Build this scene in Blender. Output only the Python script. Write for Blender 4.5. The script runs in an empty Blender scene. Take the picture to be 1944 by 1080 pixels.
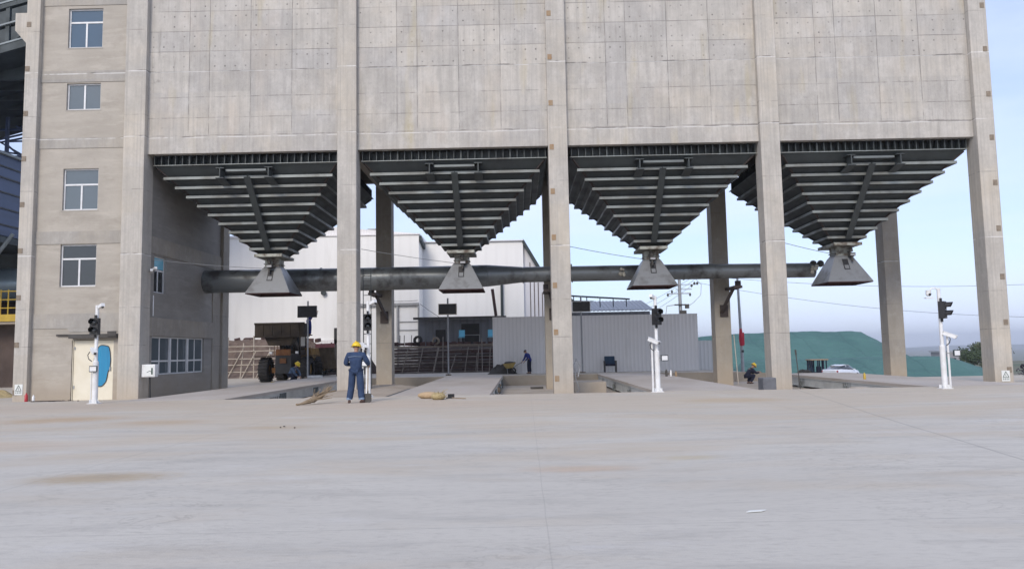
import bpy, bmesh, math, random
from mathutils import Vector, Matrix
R = math.radians
rnd = random.Random(7)
sc = bpy.context.scene
col = sc.collection
# ------------------------------------------------------------------ camera
CAMZ = 1.38
def cam_axes(p, yaw, roll):
    f = Vector((-math.sin(yaw)*math.cos(p), math.cos(yaw)*math.cos(p), math.sin(p)))
    r = Vector((math.cos(yaw), math.sin(yaw), 0)); u = r.cross(f)
    c, s = math.cos(roll), math.sin(roll)
    return c*r - s*u, s*r + c*u, f
cd = bpy.data.cameras.new('camera'); cam = bpy.data.objects.new('camera', cd); col.objects.link(cam)
r_, u_, f_ = cam_axes(0.0878, 0.0089, 0.0188)
cam.matrix_world = Matrix(((r_.x, u_.x, -f_.x, 0), (r_.y, u_.y, -f_.y, 0), (r_.z, u_.z, -f_.z, CAMZ), (0, 0, 0, 1)))
cd.sensor_width = 36; cd.lens = 36*1432.8/1944; cd.clip_start = .1; cd.clip_end = 9000
sc.camera = cam
# ------------------------------------------------------------------ world, sun, exposure
SUN_EL, SUN_AZ = 34, -163          # azimuth from +Y clockwise: the sun is behind the camera, to the left
w = bpy.data.worlds.new('World'); sc.world = w; w.use_nodes = True
nt = w.node_tree; nt.nodes.clear()
def WN(t, **k):
    n = nt.nodes.new(t)
    for a, b in k.items(): setattr(n, a, b)
    return n
out = WN('ShaderNodeOutputWorld'); bg = WN('ShaderNodeBackground'); sky = WN('ShaderNodeTexSky', sky_type='NISHITA', sun_disc=False)
sky.sun_elevation = R(SUN_EL); sky.sun_rotation = R(SUN_AZ); sky.air_density = 1.0; sky.dust_density = 2.2; sky.ozone_density = 2.5; sky.altitude = 900
tc = WN('ShaderNodeTexCoord'); mp = WN('ShaderNodeMapping'); mp.inputs['Scale'].default_value = (1.0, 1.0, 4.5); mp.inputs['Location'].default_value = (3.1, .4, .2)
no = WN('ShaderNodeTexNoise'); no.inputs['Scale'].default_value = 1.7; no.inputs['Detail'].default_value = 7; no.inputs['Roughness'].default_value = .52; no.inputs['Distortion'].default_value = .35
cr = WN('ShaderNodeValToRGB'); cr.color_ramp.elements[0].position = .34; cr.color_ramp.elements[1].position = .72
cr.color_ramp.elements[0].color = (.34, .34, .34, 1); cr.color_ramp.elements[1].color = (.92, .92, .92, 1)
mix = WN('ShaderNodeMix', data_type='RGBA'); mix.inputs['B'].default_value = (5.3, 5.9, 7.9, 1)
nt.links.new(tc.outputs['Generated'], mp.inputs['Vector']); nt.links.new(mp.outputs[0], no.inputs['Vector'])
nt.links.new(no.outputs['Fac'], cr.inputs['Fac']); nt.links.new(cr.outputs['Color'], mix.inputs['Factor'])
nt.links.new(sky.outputs[0], mix.inputs['A']); nt.links.new(mix.outputs['Result'], bg.inputs['Color'])
bg.inputs['Strength'].default_value = .098; nt.links.new(bg.outputs[0], out.inputs['Surface'])
sd = bpy.data.lights.new('sun', 'SUN'); so = bpy.data.objects.new('sun', sd); col.objects.link(so)
sd.energy = 1.2; sd.angle = R(20); sd.color = (1, .91, .80)
az = R(SUN_AZ); el = R(SUN_EL)
sdir = Vector((math.sin(az)*math.cos(el), math.cos(az)*math.cos(el), math.sin(el)))
so.rotation_euler = sdir.to_track_quat('Z', 'Y').to_euler()
sc.view_settings.view_transform = 'Standard'; sc.view_settings.look = 'None'; sc.view_settings.gamma = 1
sc.view_settings.exposure = 0.87
sc.cycles.max_bounces = 6; sc.cycles.diffuse_bounces = 4; sc.cycles.caustics_reflective = False; sc.cycles.caustics_refractive = False

# ------------------------------------------------------------------ node helpers
class T:
    """a tiny expression wrapper round a node tree"""
    def __init__(s, name):
        s.m = bpy.data.materials.new(name); s.m.use_nodes = True; s.t = s.m.node_tree; s.b = s.t.nodes['Principled BSDF']
        s.geo = s.t.nodes.new('ShaderNodeNewGeometry'); s.tc = s.t.nodes.new('ShaderNodeTexCoord')
        s.pos = s.geo.outputs['Position']; s.obj = s.tc.outputs['Object']
    def put(s, inp, v):
        if isinstance(v, bpy.types.NodeSocket): s.t.links.new(v, inp)
        elif isinstance(v, (tuple, list)) and inp.type == 'RGBA' and len(v) == 3: inp.default_value = (*v, 1)
        else: inp.default_value = v
    def n(s, t, ins={}, out=0, **k):
        n = s.t.nodes.new(t)
        for a, b in k.items(): setattr(n, a, b)
        for a, b in ins.items(): s.put(n.inputs[a], b)
        return n.outputs[out]
    def M(s, op, a, b=0., c=0.): return s.n('ShaderNodeMath', {0: a, 1: b, 2: c}, operation=op)
    def xyz(s, v):
        n = s.t.nodes.new('ShaderNodeSeparateXYZ'); s.t.links.new(v, n.inputs[0]); return n.outputs[0], n.outputs[1], n.outputs[2]
    def vec(s, x, y, z): return s.n('ShaderNodeCombineXYZ', {0: x, 1: y, 2: z})
    def scl(s, v, k): return s.n('ShaderNodeVectorMath', {0: v, 1: k}, operation='MULTIPLY')
    def noise(s, v, sc_, det=4, ro=.55, dist=0): return s.n('ShaderNodeTexNoise', {'Vector': v, 'Scale': sc_, 'Detail': det, 'Roughness': ro, 'Distortion': dist})
    def ramp(s, f, lo, hi, a=0., b=1.): return s.n('ShaderNodeMapRange', {'Value': f, 'From Min': lo, 'From Max': hi, 'To Min': a, 'To Max': b})
    def mix(s, f, a, b, bt='MIX'):
        n = s.t.nodes.new('ShaderNodeMix'); n.data_type = 'RGBA'; n.blend_type = bt
        s.put(n.inputs[0], f); s.put(n.inputs[6], a); s.put(n.inputs[7], b); return n.outputs[2]
    def bump(s, h, st, dist=.02): s.put(s.b.inputs['Normal'], s.n('ShaderNodeBump', {'Strength': st, 'Distance': dist, 'Height': h}))
    def end(s, colr, rough=.7, metal=0.):
        s.put(s.b.inputs['Base Color'], colr); s.put(s.b.inputs['Roughness'], rough); s.put(s.b.inputs['Metallic'], metal); return s.m

def weathered(name, c1, c2=None, scale=2., rough=.7, metal=0., lo=.35, hi=.7, stretch=(1, 1, 1), bump=.15, fine=30, obj=True, spec=None):
    t = T(name); c2 = c2 or tuple(x*.6 for x in c1)
    v = t.scl(t.obj if obj else t.pos, stretch)
    a = t.ramp(t.noise(v, scale, 5, .6), lo, hi); f = t.noise(v, fine, 3)
    c = t.mix(a, c1, c2); c = t.mix(t.M('MULTIPLY', t.ramp(f, .3, .7), .25), c, tuple(x*.75 for x in c1))
    t.bump(f, bump)
    t.end(c, t.ramp(a, 0, 1, rough-.08, min(1, rough+.08)), metal)
    if spec is not None: t.b.inputs['Specular IOR Level'].default_value = spec
    return t.m

def formwork(name, c_lo, panel=True, base=(.50, .472, .43)):
    """cast concrete: board marks, panel joints, tie holes, seepage lines, rust and water streaks"""
    t = T(name); x, y, z = t.xyz(t.pos)
    M = t.M
    wob = M('MULTIPLY', M('SUBTRACT', t.noise(t.scl(t.pos, (.7, .7, .7)), 1.0, 3), .5), .05)
    zz = M('ADD', z, wob); xx = M('ADD', x, M('MULTIPLY', wob, .5))
    big = t.noise(t.scl(t.pos, (.5, .5, .35)), .9, 5, .6); streak = t.noise(t.scl(t.pos, (3.2, 3.2, .16)), 1.6, 5, .6)
    fine = t.noise(t.pos, 9, 5, .6); speck = t.noise(t.pos, 38, 2)
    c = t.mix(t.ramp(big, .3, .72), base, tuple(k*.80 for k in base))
    c = t.mix(M('MULTIPLY', t.ramp(streak, .46, .72), .38 if panel else .45), c, (.27, .255, .235))
    c = t.mix(M('MULTIPLY', t.ramp(fine, .40, .75), .38), c, (.29, .28, .255))
    c = t.mix(M('MULTIPLY', t.ramp(t.noise(t.scl(t.pos, (1, 1, .8)), 2.6, 6, .7), .52, .72), .30), c, (.58, .56, .52))
    c = t.mix(M('MULTIPLY', t.ramp(speck, .55, .75), .22), c, (.55, .54, .52))
    c = t.mix(M('MULTIPLY', t.ramp(t.noise(t.pos, .33, 5, .6), .48, .66), .55), c, tuple(a*b for a, b in zip(base, (1.12, 1.05, .93))))
    c = t.mix(M('MULTIPLY', t.ramp(t.noise(t.scl(t.pos, (1, 1, 2.2)), .75, 6, .68), .55, .70), .35), c, tuple(a*b for a, b in zip(base, (.70, .69, .68))))
    dark = None
    def add(a, b): return b if a is None else M('MAXIMUM', a, b)
    def line(v, w, soft): return M('SUBTRACT', 1., t.ramp(v, w, w+soft))
    lz = t.noise(t.scl(t.pos, (1, 1, 1)), 2.3, 3)
    if panel:
        up = M('GREATER_THAN', zz, 13.13)
        rz = M('DIVIDE', M('SUBTRACT', zz, 13.14), .862)
        fz = M('FRACT', rz); dz = M('MULTIPLY', M('ABSOLUTE', M('SUBTRACT', M('FRACT', M('ADD', rz, .5)), .5)), .862)
        lineh = M('MULTIPLY', M('MULTIPLY', line(dz, .008, .012), up), t.ramp(t.noise(t.pos, .9, 3), .32, .58, .2, 1))
        for zl in (12.05, 11.18, 10.43):
            lineh = M('MAXIMUM', lineh, M('MULTIPLY', line(M('ABSOLUTE', M('SUBTRACT', zz, zl)), .010, .014), M('MULTIPLY', t.ramp(lz, .38, .6), .8)))
        lx = M('MULTIPLY', M('FRACT', M('DIVIDE', M('SUBTRACT', xx, 10.68), 8.62)), 8.62)
        lx = M('MULTIPLY', M('FRACT', M('DIVIDE', M('ADD', M('SUBTRACT', xx, 10.68), 86.2), 8.62)), 8.62)
        linev = 0.; cell = 0.
        for k in (1.70, 2.54, 4.25, 5.97):
            linev = M('MAXIMUM', linev, line(M('ABSOLUTE', M('SUBTRACT', lx, k)), .010, .012))
            cell = M('ADD', cell, M('GREATER_THAN', lx, k))
        low = M('SUBTRACT', 1., up)
        linev = M('MULTIPLY', linev, M('ADD', M('MULTIPLY', up, t.ramp(lz, .25, .55, .25, 1)), M('MULTIPLY', low, M('MULTIPLY', t.ramp(z, 10.3, 10.6), t.ramp(lz, .3, .6)))))
        dark = M('MAXIMUM', lineh, linev)
        rowi = M('FLOOR', rz); bay = M('FLOOR', M('DIVIDE', M('ADD', M('SUBTRACT', xx, 10.68), 86.2), 8.62))
        wn = t.n('ShaderNodeTexWhiteNoise', {'Vector': t.vec(M('ADD', cell, M('MULTIPLY', bay, 7.)), rowi, 3.3)})
        tint = M('MULTIPLY', wn, M('ADD', M('MULTIPLY', up, .30), .14))
        c = t.mix(tint, c, (.345, .33, .315))
        wn2 = t.n('ShaderNodeTexWhiteNoise', {'Vector': t.vec(M('ADD', cell, M('MULTIPLY', bay, 9.)), rowi, 8.1)})
        c = t.mix(M('MULTIPLY', t.ramp(wn2, .6, 1), .45), c, (.55, .515, .46))
        c = t.mix(M('MULTIPLY', t.ramp(wn2, .25, 0), .30), c, (.42, .42, .43))
        bm_ = t.noise(t.scl(t.pos, (11, 11, .5)), 1.0, 3, .6); c = t.mix(M('MULTIPLY', t.ramp(bm_, .48, .66), .34), c, (.30, .28, .255))
        dr = M('MULTIPLY', t.ramp(t.noise(t.scl(t.pos, (5, 5, .35)), 1.0, 4, .6), .60, .70), t.ramp(t.noise(t.pos, .45, 3), .48, .6)); c = t.mix(M('MULTIPLY', dr, .45), c, (.20, .19, .17))
        bl = M('MULTIPLY', t.ramp(t.noise(t.scl(t.pos, (1, 1, 1.6)), 1.7, 7, .72), .63, .72), t.ramp(t.noise(t.pos, .3, 2), .45, .6)); c = t.mix(M('MULTIPLY', bl, .55), c, (.19, .18, .165))
        c = t.mix(M('MULTIPLY', t.ramp(t.noise(t.scl(t.pos, (.9, 1, .35)), .8, 4, .6), .56, .70), .35), c, (.50, .43, .36))
        # tie holes
        hx = M('SUBTRACT', M('FRACT', M('DIVIDE', M('ADD', lx, .02), .427)), .5); hz = M('SUBTRACT', M('FRACT', M('MULTIPLY', rz, 2.)), .5)
        d = M('SQRT', M('ADD', M('POWER', M('MULTIPLY', hx, .427), 2.), M('POWER', M('MULTIPLY', hz, .431), 2.)))
        hn = t.noise(t.pos, 1.3, 2)
        hole = M('MULTIPLY', line(d, .014, .034), t.ramp(t.noise(t.pos, 2.7, 2), .40, .60)); hole = M('MULTIPLY', hole, t.ramp(hn, .3, .5, .35, 1))
        hole = M('MULTIPLY', hole, M('ADD', M('MULTIPLY', up, .75), .22)); hole = M('MULTIPLY', hole, M('GREATER_THAN', z, 10.45))
        c = t.mix(hole, c, (.12, .115, .11))
        c = t.mix(M('MULTIPLY', M('MULTIPLY', low, t.ramp(streak, .35, .6)), .25), c, (.30, .285, .27))
        yst = M('MULTIPLY', t.ramp(t.noise(t.scl(t.pos, (1.3, 1, .22)), 1.0, 4, .5), .60, .74), .55)
        c = t.mix(yst, c, (.42, .36, .22))
        n1 = t.noise(t.scl(t.pos, (1, 1, .7)), 1.4, 8, .72); c = t.mix(M('MULTIPLY', t.ramp(n1, .50, .64), .26), c, (.27, .26, .235)); c = t.mix(M('MULTIPLY', t.ramp(n1, .48, .36), .30), c, (.60, .575, .535))
        whites = [(13.14, .016), (10.36, .014)]
    else:
        whites = [(13.14, .022), (10.38, .012), (5.55, .02)]
        n1 = t.noise(t.scl(t.pos, (1.3, 1.3, .6)), 1.5, 8, .72); c = t.mix(M('MULTIPLY', t.ramp(n1, .50, .64), .30), c, tuple(k*.6 for k in base)); c = t.mix(M('MULTIPLY', t.ramp(n1, .48, .36), .30), c, tuple(k*1.25 for k in base))
        pb = t.n('ShaderNodeTexWhiteNoise', {'Vector': t.vec(M('FLOOR', M('MULTIPLY', M('ADD', zz, .3), .53)), M('FLOOR', M('MULTIPLY', xx, .23)), 1.)}); c = t.mix(M('MULTIPLY', pb, .24), c, (.42, .37, .29))
        gx = M('MULTIPLY', t.ramp(t.noise(t.scl(t.pos, (14, 14, .12)), 1., 3), .5, .62), .35)   # board joints
        c = t.mix(gx, c, (.31, .29, .265))
        for zl in (14.9, 11.3, 8.2, 3.4, 1.9):
            c = t.mix(M('MULTIPLY', line(M('ABSOLUTE', M('SUBTRACT', zz, zl)), .008, .012), t.ramp(lz, .4, .6, 0, .6)), c, (.16, .15, .14))
        c = t.mix(M('MULTIPLY', t.ramp(M('ADD', z, M('MULTIPLY', big, 1.4)), 1.5, .3), .55), c, (.42, .34, .25))
    for zl, ww in whites:
        wl = M('MULTIPLY', line(M('ABSOLUTE', M('SUBTRACT', zz, zl)), ww*.5, .012), t.ramp(t.noise(t.pos, 1.9, 3), .38, .52))
        c = t.mix(M('MULTIPLY', wl, .75), c, (.72, .71, .69))
        dl = M('MULTIPLY', line(M('ABSOLUTE', M('SUBTRACT', zz, zl+.03)), .012, .02), t.ramp(t.noise(t.pos, 1.1, 3), .52, .62))
        c = t.mix(M('MULTIPLY', dl, .75), c, (.13, .12, .11))
    if dark is not None: c = t.mix(M('MULTIPLY', dark, .55), c, (.10, .095, .09))
    h = M('ADD', M('MULTIPLY', fine, .5), M('MULTIPLY', speck, .3))
    if dark is not None: h = M('SUBTRACT', h, dark)
    t.bump(h, .35, .03)
    return t.end(c, .88)

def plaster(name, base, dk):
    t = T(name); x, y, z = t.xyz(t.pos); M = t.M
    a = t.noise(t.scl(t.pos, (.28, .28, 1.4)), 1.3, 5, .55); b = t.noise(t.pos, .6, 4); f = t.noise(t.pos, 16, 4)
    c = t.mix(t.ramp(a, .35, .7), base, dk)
    c = t.mix(M('MULTIPLY', t.ramp(b, .45, .7), .45), c, tuple(k*1.14 for k in base))
    c = t.mix(M('MULTIPLY', t.ramp(t.noise(t.scl(t.pos, (.8, .8, 1.5)), 1.1, 7, .7), .52, .7), .45), c, tuple(a*k for a, k in zip(dk, (.80, .79, .78))))
    c = t.mix(M('MULTIPLY', t.ramp(t.noise(t.scl(t.pos, (.5, .5, 3)), 1.6, 4, .6), .56, .64), .30), c, tuple(k*1.25 for k in base))
    c = t.mix(M('MULTIPLY', t.ramp(f, .5, .75), .2), c, tuple(k*.7 for k in base))
    c = t.mix(M('MULTIPLY', t.ramp(M('ADD', z, M('MULTIPLY', b, 1.2)), 1.7, .5), .5), c, (.36, .29, .21))
    t.bump(f, .25, .01); return t.end(c, .9)

def ground_mat():
    t = T('concrete_yard'); x, y, z = t.xyz(t.pos); M = t.M
    big = t.noise(t.scl(t.pos, (.16, .45, 1)), .8, 5, .55); mid = t.noise(t.scl(t.pos, (.5, 2.2, 1)), 1.1, 6, .6, .4)
    fine = t.noise(t.scl(t.pos, (1, 2.5, 1)), 7, 6, .65); sp = t.noise(t.pos, 70, 3, .7)
    c = t.mix(t.ramp(big, .35, .68), (.505, .48, .43), (.44, .415, .37))
    c = t.mix(M('MULTIPLY', t.ramp(mid, .50, .74), .45), c, (.29, .275, .255))
    c = t.mix(M('MULTIPLY', t.ramp(fine, .50, .74), .40), c, (.27, .255, .235))
    c = t.mix(M('MULTIPLY', t.ramp(sp, .55, .8), .25), c, (.55, .55, .55))
    # tan dust: thicker towards the building
    tn = t.noise(t.scl(t.pos, (.35, 1.0, 1)), .75, 6, .6, .3)
    far = t.ramp(y, 7, 19)
    dust = t.ramp(M('ADD', tn, M('MULTIPLY', far, .26)), .54, .76)
    c = t.mix(M('MULTIPLY', dust, .70), c, (.47, .40, .31))
    def patch(px, py, rx, ry, k, cc):
        nonlocal c
        d = M('SQRT', M('ADD', M('POWER', M('DIVIDE', M('SUBTRACT', x, px), rx), 2.), M('POWER', M('DIVIDE', M('SUBTRACT', y, py), ry), 2.)))
        d = M('ADD', d, M('MULTIPLY', M('SUBTRACT', fine, .5), 1.5)); d = M('ADD', d, M('MULTIPLY', M('SUBTRACT', tn, .5), 1.2))
        c = t.mix(M('MULTIPLY', t.ramp(d, 1.15, .35), k), c, cc)
    for p in ((-4.9, 8.8, .95, .42, .8, (.36, .28, .18)), (-10.6, 17.4, 1.6, 1.0, .8, (.42, .31, .20)), (-7.6, 16.0, 1.2, .7, .6, (.42, .31, .2)), (-4.8, 14.8, 1.0, .5, .65, (.42, .33, .22)),
              (.7, 9.1, .8, .3, .6, (.47, .35, .25)), (2.1, 9.8, .5, .22, .5, (.44, .36, .22)), (5.5, 19.8, 1.6, .9, .7, (.44, .34, .22)), (6.2, 12.1, 1.6, .35, .3, (.55, .55, .55)), (-9.5, 12.3, 3.2, .8, .55, (.46, .35, .25)),
              (4.9, 8.1, .9, .2, .3, (.42, .34, .25)), (10.5, 13.5, 2.5, .35, .55, (.60, .60, .60)), (-3, 20.5, 5, 2.0, .45, (.47, .37, .28)), (-13, 22, 4, 2.5, .45, (.42, .33, .25))): patch(*p)
    # sawn joints, wheel tracks
    def joint(ax, ay, bx, by, w, k):
        nonlocal c
        L = math.hypot(bx-ax, by-ay); nx, ny = -(by-ay)/L, (bx-ax)/L
        d = M('ADD', M('ADD', M('MULTIPLY', x, nx), M('MULTIPLY', y, ny)), -(ax*nx+ay*ny) + 0.)
        d = M('ADD', d, M('MULTIPLY', M('SUBTRACT', t.noise(t.pos, .6, 2), .5), .03))
        c = t.mix(M('MULTIPLY', M('SUBTRACT', 1., t.ramp(M('ABSOLUTE', d), w, w*2.2)), k), c, (.17, .16, .15))
    joint(.22, 10.9, .18, 4.9, .003, .22); joint(8.4, 22.5, 6.8, 14.2, .012, .4); joint(-9, 24.3, -20, 24.6, .012, .0)
    for jx in (-5.6, 5.9, 11.6, -11.4): joint(jx, 0, jx+.15, 20, .006, .3)
    for jy in (6.1, 12.4, 18.6): joint(0, jy, 10, jy+.12, .007, .22)
    
    # scuffs, hairline wisps, damp blotches, tyre scrub
    wn_ = t.noise(t.scl(t.pos, (.8, 1.5, 1)), 1.6, 7, .62, .8); wm_ = t.ramp(t.noise(t.pos, .35, 3), .46, .62)
    wis = M('SUBTRACT', 1., t.ramp(M('ABSOLUTE', M('SUBTRACT', wn_, .52)), .004, .016))
    c = t.mix(M('MULTIPLY', M('MULTIPLY', wis, wm_), .35), c, (.22, .20, .175))
    blo = t.ramp(t.noise(t.scl(t.pos, (1.2, 2.6, 1)), 1.3, 8, .72), .60, .70); c = t.mix(M('MULTIPLY', blo, .35), c, (.27, .245, .215))
    lgt = t.ramp(t.noise(t.scl(t.pos, (.5, 1.6, 1)), .9, 6, .66), .58, .72); c = t.mix(M('MULTIPLY', lgt, .35), c, (.56, .55, .54))
    grit = M('MULTIPLY', t.ramp(t.noise(t.pos, 26, 2, .5), .68, .74), t.ramp(t.noise(t.pos, .8, 3), .45, .6)); c = t.mix(M('MULTIPLY', grit, .25), c, (.20, .18, .16))
    # beyond the works: earth and grass
    gf = t.ramp(y, 60, 75); gn = t.noise(t.pos, .08, 6, .7)
    c = t.mix(gf, c, t.mix(t.ramp(gn, .4, .6), (.16, .14, .10), (.06, .09, .04)))
    t.bump(M('ADD', fine, M('MULTIPLY', sp, .4)), .35, .02)
    return t.end(c, t.ramp(mid, .3, .7, .72, .9))

def sheet(name, base, n=4., dirt=(.25, .22, .18), lo=.62, ax='x', prof=True, k=.72):
    """ribbed steel sheet"""
    t = T(name); x, y, z = t.xyz(t.obj); M = t.M
    s_ = M('SINE', M('MULTIPLY', {'x': x, 'y': y, 'z': z}[ax], n*2*math.pi))
    a = t.noise(t.scl(t.obj, (.6, .6, .12)), 1.4, 5, .6); b = t.noise(t.obj, .25, 4, .55)
    c = t.mix(M('MULTIPLY', t.ramp(a, lo, .8), .35), base, dirt)
    c = t.mix(M('MULTIPLY', t.ramp(b, .5, .75), .25), c, tuple(q*.8 for q in base))
    c = t.mix(t.ramp(s_, .3, .95, 0, .6), c, tuple(q*k for q in base))
    t.bump(s_, .25, .02); return t.end(c, .45)

def glassy(name, c=(.02, .03, .04), r=.06):
    t = T(name); n = t.noise(t.obj, 1.2, 3); t.bump(n, .04, .05); t.b.inputs['Specular IOR Level'].default_value = .8
    return t.end(c, r)

M_front = formwork('cast_concrete_panels', 0)
M_col = formwork('cast_concrete_columns', 0, False)
M_side = formwork('cast_concrete_shaded_face', 0, False, (.30, .275, .24))  # darker base: dirt, with the rear columns' shade put into the colour
M_beam = formwork('cast_concrete_beam', 0, False, (.36, .34, .31))
M_plaster = plaster('rendered_masonry', (.41, .375, .325), (.33, .30, .255))
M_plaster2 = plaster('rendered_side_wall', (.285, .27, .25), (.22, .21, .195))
M_ground = ground_mat()
M_deck = weathered('deck_concrete', (.46, .42, .38), (.39, .34, .29), .6, .9, stretch=(1, .4, 1), obj=False)
M_pit = weathered('pit_concrete', (.42, .37, .31), (.33, .28, .22), .7, .95)
M_sand = weathered('sandy_fill', (.42, .355, .28), (.34, .28, .22), .9, .95, fine=12, bump=.4)
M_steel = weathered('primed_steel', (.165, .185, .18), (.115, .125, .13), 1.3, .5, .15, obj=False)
M_steel2 = weathered('primed_steel_shaded', (.058, .069, .069), (.04, .044, .046), 1.0, .6, .1, obj=False)  # hopper paint with its shade put into the colour; also other dark steel
M_flange = weathered('primed_steel_lit', (.25, .275, .265), (.155, .155, .14), 1.0, .5, .1, obj=False, lo=.4, hi=.62)  # same hopper paint, lighter: light on the front flanges is in the colour
M_brown = weathered('brown_primer', (.06, .045, .04), None, 2, .8)
M_beamg = weathered('weighbridge_beam', (.60, .62, .60), (.42, .43, .42), 1.2, .55, .1)
M_lip = weathered('red_primer', (.055, .02, .018), (.03, .014, .014), 3, .85)
M_hood = weathered('hood_steel', (.20, .21, .22), (.10, .10, .10), 1.6, .5, .2, lo=.50, hi=.74, obj=False, fine=14)
M_duct = weathered('duct_steel', (.175, .19, .195), (.06, .058, .055), 1.25, .42, .3, lo=.50, hi=.66, fine=9)
M_neck = weathered('greasy_galvanised', (.33, .34, .30), (.10, .07, .05), 3.3, .6, .3, obj=False, lo=.42, hi=.6)
M_black = weathered('black_plastic', (.018, .018, .02), None, 3, .5)
M_rust = weathered('rusty_plate', (.30, .19, .10), (.33, .26, .18), 5, .9, obj=False)
M_rust2 = weathered('brown_plate', (.26, .215, .165), (.17, .135, .10), 8, .9, obj=False)
M_white = weathered('white_paint', (.78, .79, .80), (.62, .62, .60), 4, .4, bump=.05)
M_frame = weathered('white_window_frame', (.72, .73, .74), (.60, .60, .60), 4, .45, bump=.04)
M_glass = glassy('window_glass', (.10, .125, .14), .05)
M_glassd = glassy('dark_glass', (.015, .02, .025), .06)
M_cream = weathered('cream_door', (.76, .71, .58), (.68, .62, .48), 2, .55, bump=.05)
M_blue = weathered('blue_film', (.02, .25, .45), (.015, .19, .38), 1.6, .35, stretch=(6, 1, .4), bump=.1)
M_stone = weathered('grey_stone', (.16, .165, .18), (.11, .115, .13), 3, .9)
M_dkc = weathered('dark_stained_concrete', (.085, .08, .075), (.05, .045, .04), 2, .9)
M_denim = weathered('blue_workwear', (.028, .055, .125), (.018, .035, .08), 6, .9, bump=.5, fine=40)
M_navy = weathered('navy_cloth', (.012, .016, .04), None, 6, .9)
M_royal = weathered('royal_blue_cloth', (.02, .035, .22), None, 6, .85)
M_greyb = weathered('faded_blue_cloth', (.10, .15, .23), (.06, .09, .15), 6, .9)
M_skin = weathered('skin', (.38, .22, .15), (.33, .18, .12), 6, .55, bump=.05)
M_hair = weathered('black_hair', (.012, .01, .009), None, 9, .7)
M_yel = weathered('yellow_helmet', (.80, .56, .02), (.70, .46, .02), 5, .3, bump=.02)
M_shoe = weathered('brown_shoe', (.10, .06, .05), None, 6, .8)
M_glove = weathered('work_glove', (.50, .50, .48), (.35, .34, .32), 6, .9)
M_wood = weathered('bare_wood', (.34, .26, .17), (.22, .16, .10), 3, .85, stretch=(4, 4, .6))
M_straw = weathered('straw', (.48, .38, .20), (.32, .25, .13), 14, .95, bump=.8, fine=50)
M_card = weathered('cardboard', (.42, .29, .18), (.33, .22, .13), 4, .9)
M_loader = weathered('dirty_loader_paint', (.05, .032, .014), (.02, .014, .011), 1.4, .75)
M_loady = weathered('loader_yellow', (.26, .14, .025), (.10, .06, .02), 2.0, .6)
M_rubber = weathered('tyre_rubber', (.025, .025, .027), (.05, .045, .04), 4, .9)
M_carp = weathered('white_car_paint', (.75, .77, .82), (.68, .70, .74), 1, .2, bump=0)
M_red = weathered('red_plastic', (.45, .02, .03), None, 3, .4)
M_cloth_r = weathered('red_banner', (.50, .03, .05), (.38, .02, .04), 2, .8)
M_wh = sheet('white_cladding', (.86, .86, .85), 1.1, (.55, .53, .5), k=.95)
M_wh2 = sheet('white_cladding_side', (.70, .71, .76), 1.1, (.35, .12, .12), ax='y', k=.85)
M_fence = sheet('grey_fence_sheet', (.80, .785, .78), 4.3, (.45, .43, .40), k=.86)
M_fence2 = sheet('white_fence_sheet', (.70, .71, .72), 4.3, (.4, .39, .37))
M_roof = sheet('corrugated_roof', (.30, .31, .33), 3.0, (.15, .14, .13))
M_darkshed = sheet('dark_shed_sheet', (.20, .21, .235), 2.0, (.05, .05, .05))
M_bluecl = sheet('blue_grey_cladding', (.045, .075, .16), .9, (.03, .04, .06), ax='z')
def net_mat():
    t = T('green_dust_net'); M = t.M; x, y, z = t.xyz(t.pos)
    a = t.noise(t.pos, .12, 5, .6); f = t.noise(t.scl(t.pos, (1, 1, 1)), 2.2, 4); fold = t.noise(t.scl(t.pos, (.25, .25, 1.6)), 1.2, 5, .6, 1.0)
    c = t.mix(t.ramp(a, .4, .62), (.068, .158, .145), (.047, .12, .115)); c = t.mix(M('MULTIPLY', t.ramp(fold, .52, .62), .35), c, (.075, .185, .155))
    seam = M('SUBTRACT', 1., t.ramp(M('ABSOLUTE', M('SUBTRACT', M('FRACT', M('ADD', M('MULTIPLY', x, .16), M('MULTIPLY', a, .8))), .5)), .01, .03)); c = t.mix(M('MULTIPLY', seam, .35), c, (.03, .08, .08))
    t.bump(M('ADD', fold, M('MULTIPLY', f, .4)), .8, .4); return t.end(c, .95)
M_net = net_mat()
M_earth = weathered('brown_earth', (.09, .065, .055), (.055, .04, .035), .8, .95, fine=6, bump=.6, obj=False)
M_rebar = weathered('rusty_steel_stack', (.115, .062, .055), (.055, .038, .036), 2.5, .9)
M_tube = weathered('scaffold_tube', (.30, .27, .24), (.18, .15, .13), 3, .7, .3)
M_ltube = weathered('pale_scaffold_tube', (.52, .47, .40), (.36, .31, .26), 3, .7)
M_sandbag = weathered('pale_rubble', (.20, .155, .135), (.12, .09, .08), 2.0, .95, fine=6, bump=.6)
M_pole = weathered('galvanised_pole', (.36, .37, .38), (.28, .28, .29), 3, .5, .4)
M_dsteel = weathered('dark_green_steel', (.035, .05, .055), (.02, .028, .03), 1, .6)
M_lsteel = weathered('pale_steel_edge', (.25, .29, .30), (.18, .2, .21), 1, .5)
M_wire = weathered('cable', (.10, .10, .105), None, 3, .7)
M_yrail = weathered('yellow_rail', (.50, .34, .03), (.40, .26, .02), 3, .5)
M_tank = weathered('tank_steel', (.22, .28, .32), (.12, .16, .2), .6, .35, .4)
M_leaf = weathered('leaves', (.055, .085, .035), (.035, .05, .03), .8, .9, obj=False)
M_leaf2 = weathered('leaves_pale', (.11, .12, .06), (.06, .08, .035), .8, .9, obj=False)
M_bark = weathered('bark', (.09, .07, .055), None, 6, .95)
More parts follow.
